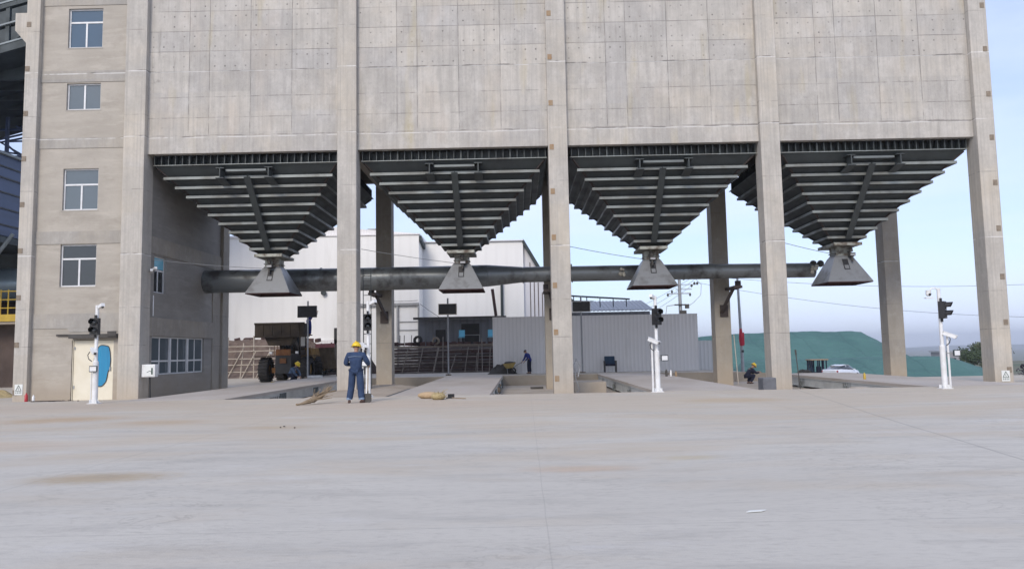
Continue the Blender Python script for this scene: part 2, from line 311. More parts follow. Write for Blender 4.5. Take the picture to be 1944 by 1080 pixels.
M_apart = weathered('far_apartment_wall', (.30, .29, .30), (.2, .2, .21), .3, .9)
M_led = weathered('led_panel', (.010, .010, .012), None, 12, .35)
M_cyan = weathered('cyan_plastic', (.16, .50, .66), (.12, .42, .56), 3, .4)
M_paper = weathered('white_sign', (.74, .76, .74), (.66, .68, .66), 5, .6, bump=0)
M_ink = weathered('sign_ink', (.06, .10, .08), None, 3, .7, bump=0)
M_tan = weathered('hill_earth', (.10, .12, .09), (.07, .09, .07), .002, .95, obj=False)

# ------------------------------------------------------------------ mesh helpers
class MB:
    def __init__(s): s.v = []; s.f = []; s.m = []; s.mi = 0; s.smooth = set()
    def add(s, vs, fs, smooth=False):
        o = len(s.v); s.v += [tuple(p) for p in vs]
        for f in fs:
            if smooth: s.smooth.add(len(s.f))
            s.f.append([i+o for i in f]); s.m.append(s.mi)
        return s
    def box(s, x0, x1, y0, y1, z0, z1):
        v = [(x, y, z) for z in (z0, z1) for y in (y0, y1) for x in (x0, x1)]
        return s.add(v, [(0, 2, 3, 1), (4, 5, 7, 6), (0, 1, 5, 4), (2, 6, 7, 3), (0, 4, 6, 2), (1, 3, 7, 5)])
    def obox(s, c, sx, sy, sz, rz=0, rx=0, ry=0):
        m = Matrix.Rotation(rz, 3, 'Z') @ Matrix.Rotation(ry, 3, 'Y') @ Matrix.Rotation(rx, 3, 'X'); c = Vector(c)
        v = [c + m @ Vector((x*sx/2, y*sy/2, z*sz/2)) for z in (-1, 1) for y in (-1, 1) for x in (-1, 1)]
        return s.add(v, [(0, 2, 3, 1), (4, 5, 7, 6), (0, 1, 5, 4), (2, 6, 7, 3), (0, 4, 6, 2), (1, 3, 7, 5)])
    def tube(s, pts, r, n=8, cap=True):
        pts = [Vector(p) for p in pts]; rr = r if isinstance(r, (list, tuple)) else [r]*len(pts); vs = []; fs = []
        for i, p in enumerate(pts):
            d = (pts[min(i+1, len(pts)-1)]-pts[max(i-1, 0)]).normalized()
            a = Vector((0, 0, 1)) if abs(d.z) < .9 else Vector((0, 1, 0)); x = d.cross(a).normalized(); y = d.cross(x)
            for k in range(n):
                t = 2*math.pi*k/n; vs.append(p + (x*math.cos(t)+y*math.sin(t))*rr[i])
        for i in range(len(pts)-1):
            for k in range(n): fs.append((i*n+k, i*n+(k+1) % n, (i+1)*n+(k+1) % n, (i+1)*n+k))
        o = len(s.f); s.add(vs, fs, n > 5)
        if cap: s.add([vs[k] for k in range(n)], [tuple(range(n))]); s.add([vs[-n+k] for k in range(n)], [tuple(range(n))[::-1]])
        return s
    def bar(s, a, b, w, h):
        """square bar, w across, h along 'up'"""
        a = Vector(a); b = Vector(b); d = (b-a).normalized(); up = Vector((0, 0, 1)) if abs(d.z) < .95 else Vector((0, 1, 0))
        x = d.cross(up).normalized()*w/2; y = x.normalized().cross(d)*h/2
        v = [p+i*x+j*y for p in (a, b) for j in (-1, 1) for i in (-1, 1)]
        return s.add(v, [(0, 2, 3, 1), (4, 5, 7, 6), (0, 1, 5, 4), (2, 6, 7, 3), (0, 4, 6, 2), (1, 3, 7, 5)])
    def prism(s, poly, a, b, axis='y'):
        n = len(poly)
        f = {'y': lambda p, q: (p[0], q, p[1]), 'x': lambda p, q: (q, p[0], p[1]), 'z': lambda p, q: (p[0], p[1], q)}[axis]
        v = [f(p, a) for p in poly]+[f(p, b) for p in poly]
        return s.add(v, [tuple(range(n)), tuple(range(2*n-1, n-1, -1))]+[(i, n+i, n+(i+1) % n, (i+1) % n) for i in range(n)])
    def ball(s, c, rx, ry=None, rz=None, n=10, m=6, z0=-1.):
        ry = ry or rx; rz = rz or rx; vs = []; fs = []
        for j in range(m+1):
            ph = -math.pi/2 + math.pi*j/m; sz = max(math.sin(ph), z0)
            for k in range(n):
                t = 2*math.pi*k/n; vs.append((c[0]+rx*math.cos(ph)*math.cos(t), c[1]+ry*math.cos(ph)*math.sin(t), c[2]+rz*sz))
        for j in range(m):
            for k in range(n): fs.append((j*n+k, j*n+(k+1) % n, (j+1)*n+(k+1) % n, (j+1)*n+k))
        return s.add(vs, fs, True)
    def xf(s, m):
        s.v = [tuple(m @ Vector(p)) for p in s.v]; return s
    def build(s, name, mats, parent=None, bevel=0):
        """vertices are in world space; the parent's location is taken off"""
        me = bpy.data.meshes.new(name)
        o = parent_loc(parent)
        me.from_pydata([(p[0]-o[0], p[1]-o[1], p[2]-o[2]) for p in s.v], [], s.f)
        mats = mats if isinstance(mats, (list, tuple)) else [mats]
        for m in mats: me.materials.append(m)
        for i, p in enumerate(me.polygons): p.material_index = s.m[i]; p.use_smooth = i in s.smooth
        bm = bmesh.new(); bm.from_mesh(me); bmesh.ops.recalc_face_normals(bm, faces=bm.faces); bm.to_mesh(me); bm.free()
        ob = bpy.data.objects.new(name, me); col.objects.link(ob)
        if parent: ob.parent = parent; ob['_o'] = list(o)
        if bevel:
            b = ob.modifiers.new('bevel', 'BEVEL'); b.width = bevel; b.segments = 2; b.limit_method = 'ANGLE'
        return ob
def parent_loc(p):
    if p is None: return (0, 0, 0)
    if '_o' in p: return tuple(p['_o'])
    return tuple(p.location)
def root(name, label, cat, loc, group=None, rz=0):
    o = bpy.data.objects.new(name, None); col.objects.link(o); o.location = loc; o.empty_display_size = .3
    o['label'] = label; o['category'] = cat; o.rotation_euler.z = rz
    if group: o['group'] = group
    return o
def tag(o, label, cat, group=None):
    o['label'] = label; o['category'] = cat
    if group: o['group'] = group
    return o
def solo(mb, name, m, label, cat, group=None, bevel=0):
    xs = [p[0] for p in mb.v]; ys = [p[1] for p in mb.v]; zs = [p[2] for p in mb.v]
    o = ((min(xs)+max(xs))/2, (min(ys)+max(ys))/2, min(zs))
    mb.v = [(p[0]-o[0], p[1]-o[1], p[2]-o[2]) for p in mb.v]
    ob = mb.build(name, m, None, bevel); ob.location = o
    return tag(ob, label, cat, group)
def dup(o, parent=None):
    c = o.copy(); col.objects.link(c); c.parent = parent
    for ch in [k for k in bpy.data.objects if k.parent == o]: dup(ch, c)
    return c
def box(*a): return MB().box(*a)

def smooth(t): t = max(0., min(1., t)); return t*t*(3-2*t)
# ------------------------------------------------------------------ ground with the weighbridge pit
PX0, PX1, PY0, PY1, PZ = -12.8, 16.3, 24.4, 43.0, -.56
def gz(x, y):
    side = max(smooth((PX0-x)/.9), smooth((x-PX1)/2.0)); z = -.25*smooth((y-24.4)/5.5)*side
    if x < 0 and y > 43: z = min(z, 0)
    r = smooth((x-5)/10)*smooth((y-51)/32)*(1-smooth((x-12)/3)); z -= 2.3*r
    z -= smooth((x-12)/3)*min(2.1, max(0, (y-37.5)*.047))
    z -= 28*smooth((y-150)/350)
    z += .025*math.sin(x*.7+1)*math.sin(y*.5)*smooth((24-y)/3)*smooth(y/6)
    return z
def build_ground():
    xs = [-3500, -1500, -600, -250, -120, -70, -50, -38, -30, -26, -23, -20, -18, -16, -14.5, -13.7, -13.25, PX0]
    xs += [-12.8+(29.1)*i/24 for i in range(1, 24)] + [PX1, 16.9, 17.6, 18.3, 19.5, 21, 24, 28, 33, 40, 50, 65, 85, 110, 150, 250, 500, 1200, 3500]
    ys = [-150, -60, -25, -10, -3] + [i*1.5 for i in range(0, 16)] + [23.4, PY0, 25.5, 26.5, 27.5, 28.5, 30, 33, 37, 40, PY1, 44, 46, 49, 52, 56, 60, 65, 70, 77, 85, 95, 110, 130, 150, 190, 240, 300, 370, 440, 520, 800, 1500, 3000, 5000]
    mb = MB(); idx = {}
    def vtx(x, y):
        if (x, y) not in idx: idx[(x, y)] = len(mb.v); mb.v.append((x, y, gz(x, y)))
        return idx[(x, y)]
    for i in range(len(xs)-1):
        for j in range(len(ys)-1):
            x0, x1, y0, y1 = xs[i], xs[i+1], ys[j], ys[j+1]
            if x0 >= PX0-1e-6 and x1 <= PX1+1e-6 and y0 >= PY0-1e-6 and y1 <= PY1+1e-6: continue
            mb.smooth.add(len(mb.f)); mb.f.append([vtx(x0, y0), vtx(x1, y0), vtx(x1, y1), vtx(x0, y1)]); mb.m.append(0)
    mb.mi = 1
    z = PZ
    xd, zd = -7.55, -1.25
    mb.add([(xd, PY0, z), (PX1, PY0, z), (PX1, PY1, z), (xd, PY1, z)], [(0, 1, 2, 3)]); mb.add([(PX0, PY0, zd), (xd, PY0, zd), (xd, PY1, zd), (PX0, PY1, zd), (xd, PY0, z), (xd, PY1, z), (PX0, PY1, z), (PX0, PY0, z)], [(0, 1, 2, 3), (1, 2, 5, 4), (2, 3, 6, 5), (3, 0, 7, 6), (0, 1, 4, 7)])
    def wall(x0, y0, x1, y1):
        n = 8
        for k in range(n):
            a, b = k/n, (k+1)/n; p = (x0+(x1-x0)*a, y0+(y1-y0)*a); q = (x0+(x1-x0)*b, y0+(y1-y0)*b)
            mb.add([(p[0], p[1], z), (q[0], q[1], z), (q[0], q[1], gz(*q)), (p[0], p[1], gz(*p))], [(0, 1, 2, 3)])
    wall(PX0, PY0, PX1, PY0); wall(PX1, PY0, PX1, PY1); wall(PX1, PY1, PX0, PY1); wall(PX0, PY1, PX0, PY0)
    g = mb.build('ground', [M_ground, M_pit]); g['kind'] = 'structure'
    # sandy fill banked up between the posts and the second weighbridge
    f = MB(); nx, ny = 14, 18; vs = []
    for j in range(ny+1):
        for i in range(nx+1):
            x = -7.5+3.15*i/nx; y = 24.42+15*j/ny
            h = -.03-.5*smooth((j/ny-.62)/.38) - .14*smooth((i/nx-.7)/.3) - .4*smooth((.12-i/nx)/.12)
            vs.append((x, y, h+.03*rnd.uniform(-1, 1)*(0 if j == 0 else 1)))
    f.add(vs, [(j*(nx+1)+i, j*(nx+1)+i+1, (j+1)*(nx+1)+i+1, (j+1)*(nx+1)+i) for j in range(ny) for i in range(nx)], True)
    s = f.build('sand_bank', M_sand); s['kind'] = 'structure'
    h = MB(); vs = []; n = 60
    for j, (yy, k) in enumerate(((3300, 0), (3900, 1), (4800, .9))):
        for i in range(n+1):
            x = -600+4600*i/n; vs.append((x, yy, -34+k*(11+5*math.sin(i*.31)+3*math.sin(i*.9+1)+j*2)))
    h.add(vs, [(j*(n+1)+i, j*(n+1)+i+1, (j+1)*(n+1)+i+1, (j+1)*(n+1)+i) for j in range(2) for i in range(n)], True)
    hh = h.build('distant_hills', M_tan); hh['kind'] = 'structure'
build_ground()

# ------------------------------------------------------------------ weighbridges
def weighbridge(xc, label, i, ye=43.0):
    w_ = 1.62; x0, x1 = xc-w_, xc+w_
    t = root('weighbridge', label, 'weighbridge', (xc, 24.45, PZ), 'weighbridges under the hoppers')
    box(x0, x1, 24.43, ye+.05, -.10, .004).build('deck_slab', M_deck, t)
    for s, xe in ((-1, x0), (1, x1)):
        b = MB(); xa, xb = (xe+.03, xe+.05) if s < 0 else (xe-.05, xe-.03)
        b.box(xa, xb, 24.43, ye-.02, -.46, -.103); b.box(min(xa, xe), max(xb, xe), 24.43, ye-.02, -.128, -.103); b.box(min(xa, xe)-.02*(s < 0), max(xb, xe)+.02*(s > 0), 24.43, ye-.02, -.475, -.455)
        b.build('side_beam', M_beamg, t)
        for yy in [q for q in (26.2, 30.6, 35.5, 40.5) if q < ye-1]:
            c = MB(); xo = xe-.02*s
            for dy in (-.32, -.12, .12, .32): c.box(min(xo, xo-.02*s), max(xo, xo+.05*s), yy+dy-.02, yy+dy+.02, -.47, -.13)
            c.box(min(xe-.3*s, xe+.06*s), max(xe-.3*s, xe+.06*s), yy-.3, yy+.3, PZ+.003, -.478); c.tube([(xe+.03*s, yy, -.45), (xe+.03*s, yy, -.25)], .05, 8)
            c.build('bearing_bracket', M_steel, t)
    for yy in (25, 31, 37, ye-.5): box(x0+.3, x1-.3, yy-.15, yy+.15, -.45, -.104).build('cross_beam', M_steel2, t)
    return t
BAYS = [-11.19, -2.57, 6.05, 14.67]
weighbridge(-11.2, 'leftmost weighbridge deck, beside the rendered side wall with windows', 0)
weighbridge(-2.62, 'weighbridge deck in front of the second hopper hood, straw sack lying before it', 1)
weighbridge(5.98, 'weighbridge deck behind the white post that stands before the long grey fence', 2)
weighbridge(14.65, 'rightmost weighbridge deck, running towards the white car and green mound', 3, 38.2)
# marks stencilled on the steel side of the first weighbridge
mk = MB()
for k in range(5): mk.box(-9.565, -9.555, 29.0+k*.26, 29.0+k*.26+.16, -.36, -.34); mk.box(-9.565, -9.555, 29.0+k*.26, 29.0+k*.26+.04, -.36, -.22); mk.box(-9.565, -9.555, 29.06+k*.26, 29.16+k*.26, -.24, -.22)
mk.build('stencilled_marks', M_black, [o for o in bpy.data.objects if o.name == 'weighbridge'][0])
def block(x0, x1, y0, y1, z1, m, label):
    b = MB(); b.box(x0, x1, y0, y1, PZ+.003, z1); return solo(b, 'concrete_block', m, label, 'concrete block', bevel=.03)
block(2.35, 3.72, 33, 35.2, -.02, M_pit, 'sandy concrete block right of the middle column, beside the third weighbridge')
block(8.55, 9.02, 26.9, 27.5, .27, M_stone, 'dark grey stone block against the fourth column')
block(11.05, 11.5, 25.2, 25.7, -.03, M_pit, 'small pale concrete stub right of the fourth column')
block(-9.4, -8.0, 25.2, 26.0, -.42, M_pit, 'low concrete footing under the edge of the leftmost weighbridge')

# ------------------------------------------------------------------ the silo building
B = root('silo_building', 'tall raw concrete silo building standing on columns, stair tower with windows at its left', 'building', (0, 34, PZ))
def bp(mb, name, m, bevel=0, par=None): return mb.build(name, m, par or B, bevel)
ZB, ZT = 9.70, 22.0
CX = [-15.5, -6.88, 1.70, 10.29, 18.98]
LZ = {-15.5: -.6}
for i, x in enumerate(CX):
    hw = .43 if i == 0 else (.365 if i == 4 else .39)
    if i == 0: c = bp(box(-16.02, -15.15, 30, 30.8, -.9, ZT), 'column', M_col, .02)
    else: c = bp(box(x-hw, x+hw, 30, 30.8, -.9, ZT), 'column', M_col, .02)
    if i in (2, 4):
        xs = 1.36 if i == 2 else 19.1
        for k in range(9):
            zc = 15.16-1.86*k + rnd.uniform(-.05, .05)
            p = MB(); p.box(xs, xs+.17, 29.985, 30.02, zc-.12, zc+.10); bp(p, 'rust_plate', M_rust if i == 2 else M_rust2, par=c)
bp(box(-20.18, -19.62, 30, 30.8, -.9, ZT), 'column', M_col, .02)
c0 = [o for o in bpy.data.objects if o.name.startswith('column')][-1]
for k in range(9):
    zc = 15.22-1.89*k
    bp(box(-20.16, -19.98, 29.985, 30.02, zc-.11, zc+.10), 'rust_plate', M_rust2, par=c0)
bp(MB().prism([(-20.181, 15.72), (-20.66, 15.72), (-20.66, 14.98), (-20.181, 14.43)], 30.02, 30.7), 'corbel', M_col)
for i, x in enumerate(CX):
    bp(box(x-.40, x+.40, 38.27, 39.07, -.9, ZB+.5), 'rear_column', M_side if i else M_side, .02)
# silo front wall, one panel of wall per bay
edges = [(-15.15, -7.27), (-6.49, 1.31), (2.09, 9.90), (10.68, 18.615)]
for a, b in edges:
    bp(box(a+.002, b-.002, 30.25, 30.55, ZB, ZT), 'silo_wall', M_front)
bp(box(-15.4, -15.1, 30.56, 38.5, ZB, ZT), 'silo_end_wall', M_col)
bp(box(18.7, 19.0, 30.81, 38.5, ZB, ZT), 'silo_end_wall', M_col)
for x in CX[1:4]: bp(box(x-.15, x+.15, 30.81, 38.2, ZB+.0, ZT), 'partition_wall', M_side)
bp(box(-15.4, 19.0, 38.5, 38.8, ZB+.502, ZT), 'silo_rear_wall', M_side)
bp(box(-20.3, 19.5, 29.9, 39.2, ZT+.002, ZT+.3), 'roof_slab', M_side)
# stair tower
IY = 30.22
holes = [(-18.56, -17.12, 14.26, 15.95), (-18.54, -17.13, 11.62, 12.74), (-18.57, -17.12, 7.43, 9.15), (-18.58, -17.11, 4.30, 6.02), (-17.95, -16.30, -.3, 2.14)]
def wall_with_holes(name, m, x0, x1, z0, z1, hs, axis, p0, p1, skip=0):
    """wall in the x-z (axis 'y') or y-z (axis 'x') plane with rectangular openings"""
    xs = sorted({x0, x1, *[h[0] for h in hs], *[h[1] for h in hs]}); zs = sorted({z0, z1, *[h[2] for h in hs], *[h[3] for h in hs]})
    mb = MB()
    for i in range(len(xs)-1):
        for j in range(len(zs)-1):
            cx, cz = (xs[i]+xs[i+1])/2, (zs[j]+zs[j+1])/2
            if any(h[0] < cx < h[1] and h[2] < cz < h[3] for h in hs): continue
            for p, fl in ((p0, 0), (p1, 1)):
                q = [(xs[i], zs[j]), (xs[i+1], zs[j]), (xs[i+1], zs[j+1]), (xs[i], zs[j+1])]
                mb.add([(a, p, b) if axis == 'y' else (p, a, b) for a, b in q], [(0, 1, 2, 3)])
    for h in hs:
        q = [(h[0], h[2]), (h[1], h[2]), (h[1], h[3]), (h[0], h[3])]
        for k in range(4):
            a, b = q[k], q[(k+1) % 4]
            mb.add([(a[0], p0, a[1]), (b[0], p0, b[1]), (b[0], p1, b[1]), (a[0], p1, a[1])] if axis == 'y' else [(p0, *a), (p0, *b), (p1, *b), (p1, *a)], [(0, 1, 2, 3)])
    return bp(mb, name, m)
wall_with_holes('stair_wall', M_plaster, -19.62, -16.02, -.9, ZT, holes, 'y', IY, IY+.24)
for z0, z1 in ((16.08, 16.6), (12.79, 13.27), (10.0, 10.44), (6.04, 6.56), (2.62, 3.21)):
    bp(box(-19.619, -16.021, IY-.025, IY-.003, z0, z1), 'floor_beam', M_beam)
def window(x0, x1, z0, z1, cols, transom, y, m_g=None, par=B, axis='y', low=False):
    """frame set in its opening with panes behind"""
    f = MB(); w_ = .055
    def b(a0, a1, c0, c1, d0, d1):
        if axis == 'y': f.box(a0, a1, y+d0, y+d1, c0, c1)
        else: f.box(y-d1, y-d0, a0, a1, c0, c1)
    b(x0, x1, z0, z0+w_, 0, .06); b(x0, x1, z1-w_, z1, 0, .06); b(x0, x0+w_, z0+w_, z1-w_, 0, .06); b(x1-w_, x1, z0+w_, z1-w_, 0, .06)
    zt = z0+(z1-z0)*transom if transom else None
    if zt: b(x0+w_, x1-w_, zt-.035, zt+.035, .004, .055)
    for k in range(1, cols):
        xm = x0+(x1-x0)*k/cols
        if low: b(xm-.03, xm+.03, z0+w_, z1-w_, .008, .05)
        else: b(xm-.035, xm+.035, z0+w_, (zt-.035) if zt else z1-w_, .008, .05)
    fr = f.build('window', M_frame, par)
    g = MB()
    if axis == 'y': g.box(x0+.02, x1-.02, y+.03, y+.04, z0+.02, z1-.02)
    else: g.box(y-.04, y-.03, x0+.02, x1-.02, z0+.02, z1-.02)
    g.build('pane', m_g or M_glass, fr)
    s = MB()
    if axis == 'y': s.box(x0-.04, x1+.04, y-.10, y+.02, z0-.05, z0-.002)
    else: s.box(y-.02, y+.06, x0-.04, x1+.04, z0-.05, z0-.002)
    s.build('sill', M_beam, fr)
    return fr
M_glassb = glassy('blue_window_glass', (.045, .085, .13), .05)
window(-18.56, -17.12, 14.26, 15.95, 2, .66, IY+.09, M_glassb)
window(-18.54, -17.13, 11.62, 12.74, 2, 0, IY+.09)
window(-18.57, -17.12, 7.43, 9.15, 2, .62, IY+.09)
window(-18.58, -17.11, 4.30, 6.02, 2, .66, IY+.09, M_glassd)
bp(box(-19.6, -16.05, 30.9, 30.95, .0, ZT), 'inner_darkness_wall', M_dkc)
# torn cream door with blue film, canopy
d = MB(); d.box(-17.93, -16.32, IY+.05, IY+.10, -.28, 2.12)
door = bp(d, 'door', M_cream)
ov = []
for k in range(44):
    a = 2*math.pi*k/44; ca, sa = math.cos(a), math.sin(a)
    ex = math.copysign(abs(ca)**.72, ca); ez = math.copysign(abs(sa)**.86, sa)
    j = 1+.018*math.sin(7*a+1)+.02*math.sin(3*a)+rnd.uniform(-.008, .008)
    ov.append((-16.77+.33*ex*j*(1 if sa > -.2 else .86)+.05*sa, 1.12+.82*ez*j))
bp(MB().prism(ov, IY+.038, IY+.047), 'blue_film', M_blue, par=door)
rim = MB(); pts = [(p[0], IY+.034, p[1]) for p in ov]; rim.tube(pts+[pts[0], pts[1]], .018, 5, False); bp(rim, 'torn_edge', M_dkc, par=door)
bp(box(-17.98, -17.95+.02, IY-.0, IY+.04, -.28, 2.135).box(-17.12, -17.10, IY+.045, IY+.049, -.25, 2.1), 'door_jamb', M_cream, par=door)
for z_ in (.2, 1.75): bp(box(-17.90, -17.86, IY+.03, IY+.05, z_, z_+.12), 'hinge', M_pole, par=door)
bp(box(-16.45, -16.41, IY+.0, IY+.05, .9, 1.05), 'door_handle', M_pole, par=door)
can = MB(); can.box(-17.98, -16.05, IY-.28, IY-.03, 2.20, 2.37); can.box(-18.6, -17.982, IY-.08, IY-.03, 2.31, 2.38); can.box(-16.40, -16.05, IY-.33, IY-.281, 2.26, 2.47)
bp(can, 'canopy', M_dkc, .01)
bp(MB().prism([(-18.3, 2.83), (-16.1, 2.83), (-16.1, 2.47), (-18.1, 2.47)], IY-.02, IY-.006), 'repair_patch', M_beam)
# side wall of the stair tower
SX = -15.25
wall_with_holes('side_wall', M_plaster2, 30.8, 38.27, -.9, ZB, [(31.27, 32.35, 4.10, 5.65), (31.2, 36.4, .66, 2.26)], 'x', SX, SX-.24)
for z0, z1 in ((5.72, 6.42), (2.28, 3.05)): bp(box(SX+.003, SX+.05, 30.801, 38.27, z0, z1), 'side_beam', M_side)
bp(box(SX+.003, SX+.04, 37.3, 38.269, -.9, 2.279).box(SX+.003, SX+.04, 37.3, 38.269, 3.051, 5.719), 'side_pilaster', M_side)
window(31.27, 32.35, 4.10, 5.65, 2, .62, SX-.10, M_glassd, axis='x')
refl = bp(MB().box(-15.40, -15.36, 31.33, 32.29, 5.12, 5.59), 'transom_reflection', M_cyan)  # blue reflection in the transom pane, put in as a coloured panel
wl = window(31.2, 36.4, .66, 2.26, 6, .36, SX-.08, M_glass, axis='x', low=True)
for k in range(1, 3): bp(box(-15.33, -15.26, 31.2+5.2*k/3-.05, 31.2+5.2*k/3+.05, .72, 2.2), 'mullion', M_frame, par=wl)
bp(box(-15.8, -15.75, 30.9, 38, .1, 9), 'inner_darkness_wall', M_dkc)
# cable conduit
bp(MB().tube([(-15.12, 31.0, 3.95), (-15.12, 31.0, 3.1)], .02, 6), 'conduit', M_white)

def signboard(x, y, z, label):
    t = root('warning_sign', label, 'sign', (x, y, z-.2), 'warning signs on the end columns')
    MB().box(x-.16, x+.16, y-.012, y, z-.21, z+.21).build('plate', M_paper, t)
    m = MB()
    tri = [(0, .17), (.115, -.05), (-.115, -.05)]; P = [(x+a, y-.016, z+b) for a, b in tri]
    for k in range(3): m.bar(P[k], P[(k+1) % 3], .006, .02)
    m.bar((x, y-.016, z+.08), (x-.015, y-.016, z+.03), .006, .018); m.bar((x-.015, y-.016, z+.03), (x+.015, y-.016, z-.01), .006, .018)
    for k in range(4):
        cx = x-.10+.067*k
        m.box(cx-.022, cx+.022, y-.017, y-.013, z-.105, z-.095); m.box(cx-.004, cx+.006, y-.0175, y-.0135, z-.15, z-.09); m.box(cx-.022, cx+.022, y-.017, y-.013, z-.15, z-.14); m.box(cx-.02, cx+.02, y-.017, y-.013, z-.128, z-.12)
    m.build('marking', M_ink, t)
signboard(-19.92, 29.99, .22, 'white warning sign with triangle low on the leftmost column')
signboard(19.02, 29.99, .05, 'white warning sign with triangle low on the rightmost column')

# ------------------------------------------------------------------ hoppers
HY = 34.33; HZ = 4.05
def make_hopper(xc):
    t = root('hopper', '', 'hopper', (xc, HY, HZ), 'steel hoppers under the silo')
    def P(h, z, s=0): return [(xc-h, HY-h, z), (xc+h, HY-h, z), (xc+h, HY+h, z), (xc-h, HY+h, z)]
    # pyramid plates
    a, b = P(3.78, 9.27), P(.46, 5.92); m = MB(); m.add(a+b, [(i, (i+1) % 4, 4+(i+1) % 4, 4+i) for i in range(4)])
    a2, b2 = P(3.74, 9.275), P(.43, 5.95); m.add(a2+b2, [(i, (i+1) % 4, 4+(i+1) % 4, 4+i) for i in range(4)])
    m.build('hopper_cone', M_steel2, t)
    for (sx, sy) in ((-1, -1), (1, -1), (1, 1), (-1, 1)):
        MB().bar((xc+sx*3.72, HY+sy*3.72, 9.2), (xc+sx*.5, HY+sy*.5, 5.93), .08, .05).build('corner_angle', M_brown, t)
    # ring girder with its ribs
    g = MB()
    for s in (-1, 1):
        g.box(xc-3.83, xc+3.83, HY+s*3.81-.02, HY+s*3.81+.02, 9.28, 9.29); 
        yo, yi = HY+s*3.83, HY+s*3.52
        g.box(xc-3.83, xc+3.83, min(yo, yi), max(yo, yi), 9.262, 9.285); g.box(xc-3.55, xc+3.55, HY+s*3.53-.01, HY+s*3.53+.01, 9.286, 9.69)
        xo, xi = xc+s*3.83, xc+s*3.52
        g.box(min(xo, xi), max(xo, xi), HY-3.515, HY+3.515, 9.262, 9.285); g.box(xc+s*3.53-.01, xc+s*3.53+.01, HY-3.515, HY+3.515, 9.286, 9.69)
    g.build('ring_girder', M_steel2, t); MB().box(xc-3.83, xc+3.83, HY-3.846, HY-3.832, 9.258, 9.288).build('girder_edge', M_flange, t)  # lit front edge of the girder painted as a lighter strip
    for k in range(27):
        x = xc-3.77+7.54*k/26; big = k in (5, 14, 21)
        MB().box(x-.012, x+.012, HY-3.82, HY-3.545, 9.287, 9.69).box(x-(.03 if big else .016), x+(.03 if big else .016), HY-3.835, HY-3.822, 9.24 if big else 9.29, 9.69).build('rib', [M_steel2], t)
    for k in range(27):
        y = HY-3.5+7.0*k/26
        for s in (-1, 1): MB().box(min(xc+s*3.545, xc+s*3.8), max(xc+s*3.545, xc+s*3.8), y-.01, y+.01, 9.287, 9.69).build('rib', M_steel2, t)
    # stiffener rings
    for i in range(9):
        z = 8.80-.331*i; h = 3.53-.331*i*1.003; hp = 3.30-.331*i*1.003
        m = MB()
        for s in (-1, 1):
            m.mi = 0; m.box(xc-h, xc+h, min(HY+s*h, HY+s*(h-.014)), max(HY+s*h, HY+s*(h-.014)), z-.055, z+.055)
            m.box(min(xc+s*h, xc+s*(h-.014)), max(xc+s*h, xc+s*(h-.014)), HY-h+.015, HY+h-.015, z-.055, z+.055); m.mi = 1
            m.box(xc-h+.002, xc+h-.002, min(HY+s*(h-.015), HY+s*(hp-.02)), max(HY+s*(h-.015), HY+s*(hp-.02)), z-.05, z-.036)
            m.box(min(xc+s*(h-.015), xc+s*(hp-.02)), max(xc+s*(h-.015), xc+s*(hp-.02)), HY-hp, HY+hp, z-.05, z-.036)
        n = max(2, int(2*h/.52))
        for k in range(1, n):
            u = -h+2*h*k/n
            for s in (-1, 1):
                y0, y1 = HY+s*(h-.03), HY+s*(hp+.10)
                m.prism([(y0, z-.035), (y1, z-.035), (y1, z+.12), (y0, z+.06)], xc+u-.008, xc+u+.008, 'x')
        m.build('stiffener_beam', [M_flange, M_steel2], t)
    # spine beam down the front
    m = MB(); p0 = Vector((xc, HY-3.63, 8.80)); p1 = Vector((xc, HY-.92, 6.08))
    d = (p1-p0).normalized(); nrm = Vector((0, -d.z, d.y)); nrm = nrm if nrm.y < 0 else -nrm
    for off, w_, th in ((.03, .27, .02), (-.12, .27, .02)): 
        a = p0+nrm*off; b_ = p1+nrm*off; m.bar(a, b_, w_, th)
    m.bar(p0-nrm*.045, p1-nrm*.045, .02, .13)
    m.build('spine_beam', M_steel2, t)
    # two short corbel beams and the tie between them
    for s in (-1, 1):
        x = xc+s*1.0; m = MB(); y0, y1 = HY-4.0, HY-2.95
        m.box(x-.17, x+.17, y0, y1+.15, 9.07, 9.10); m.prism([(y0, 8.66), (y0+1.15, 8.44), (y0+1.15, 8.47), (y0, 8.69)], x-.17, x+.17, 'x'); m.prism([(y0+.01, 8.692), (y0+1.14, 8.472), (y0+1.14, 9.069), (y0+.01, 9.069)], x-.02, x+.02, 'x')
        m.build('corbel_beam', M_steel2, t)
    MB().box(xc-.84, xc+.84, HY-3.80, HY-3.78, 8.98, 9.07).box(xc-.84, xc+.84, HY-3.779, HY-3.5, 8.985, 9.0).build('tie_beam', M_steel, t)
    # outlet flange, neck, gate, hood
    m = MB(); m.box(xc-.62, xc+.62, HY-.93, HY-.91, 5.78, 5.91); m.box(xc-.62, xc+.62, HY-.909, HY+.93, 5.79, 5.81); m.box(xc-.62, xc-.60, HY-.909, HY+.93, 5.811, 5.91); m.box(xc+.60, xc+.62, HY-.909, HY+.93, 5.811, 5.91)
    m.build('outlet_flange', M_neck, t)
    m = MB(); m.box(xc-.32, xc+.32, HY-.36, HY+.36, 5.28, 5.789); m.box(xc-.36, xc+.36, HY-.42, HY+.42, 5.5, 5.53)
    m.build('neck', M_neck, t)
    m = MB(); q = P(1.0, 4.16); k_ = P(.30, 5.46); k2 = P(.42, 5.30)
    m.add(q+k2+k_, [(i, (i+1) % 4, 4+(i+1) % 4, 4+i) for i in range(4)]+[(4+i, 4+(i+1) % 4, 8+(i+1) % 4, 8+i) for i in range(4)])
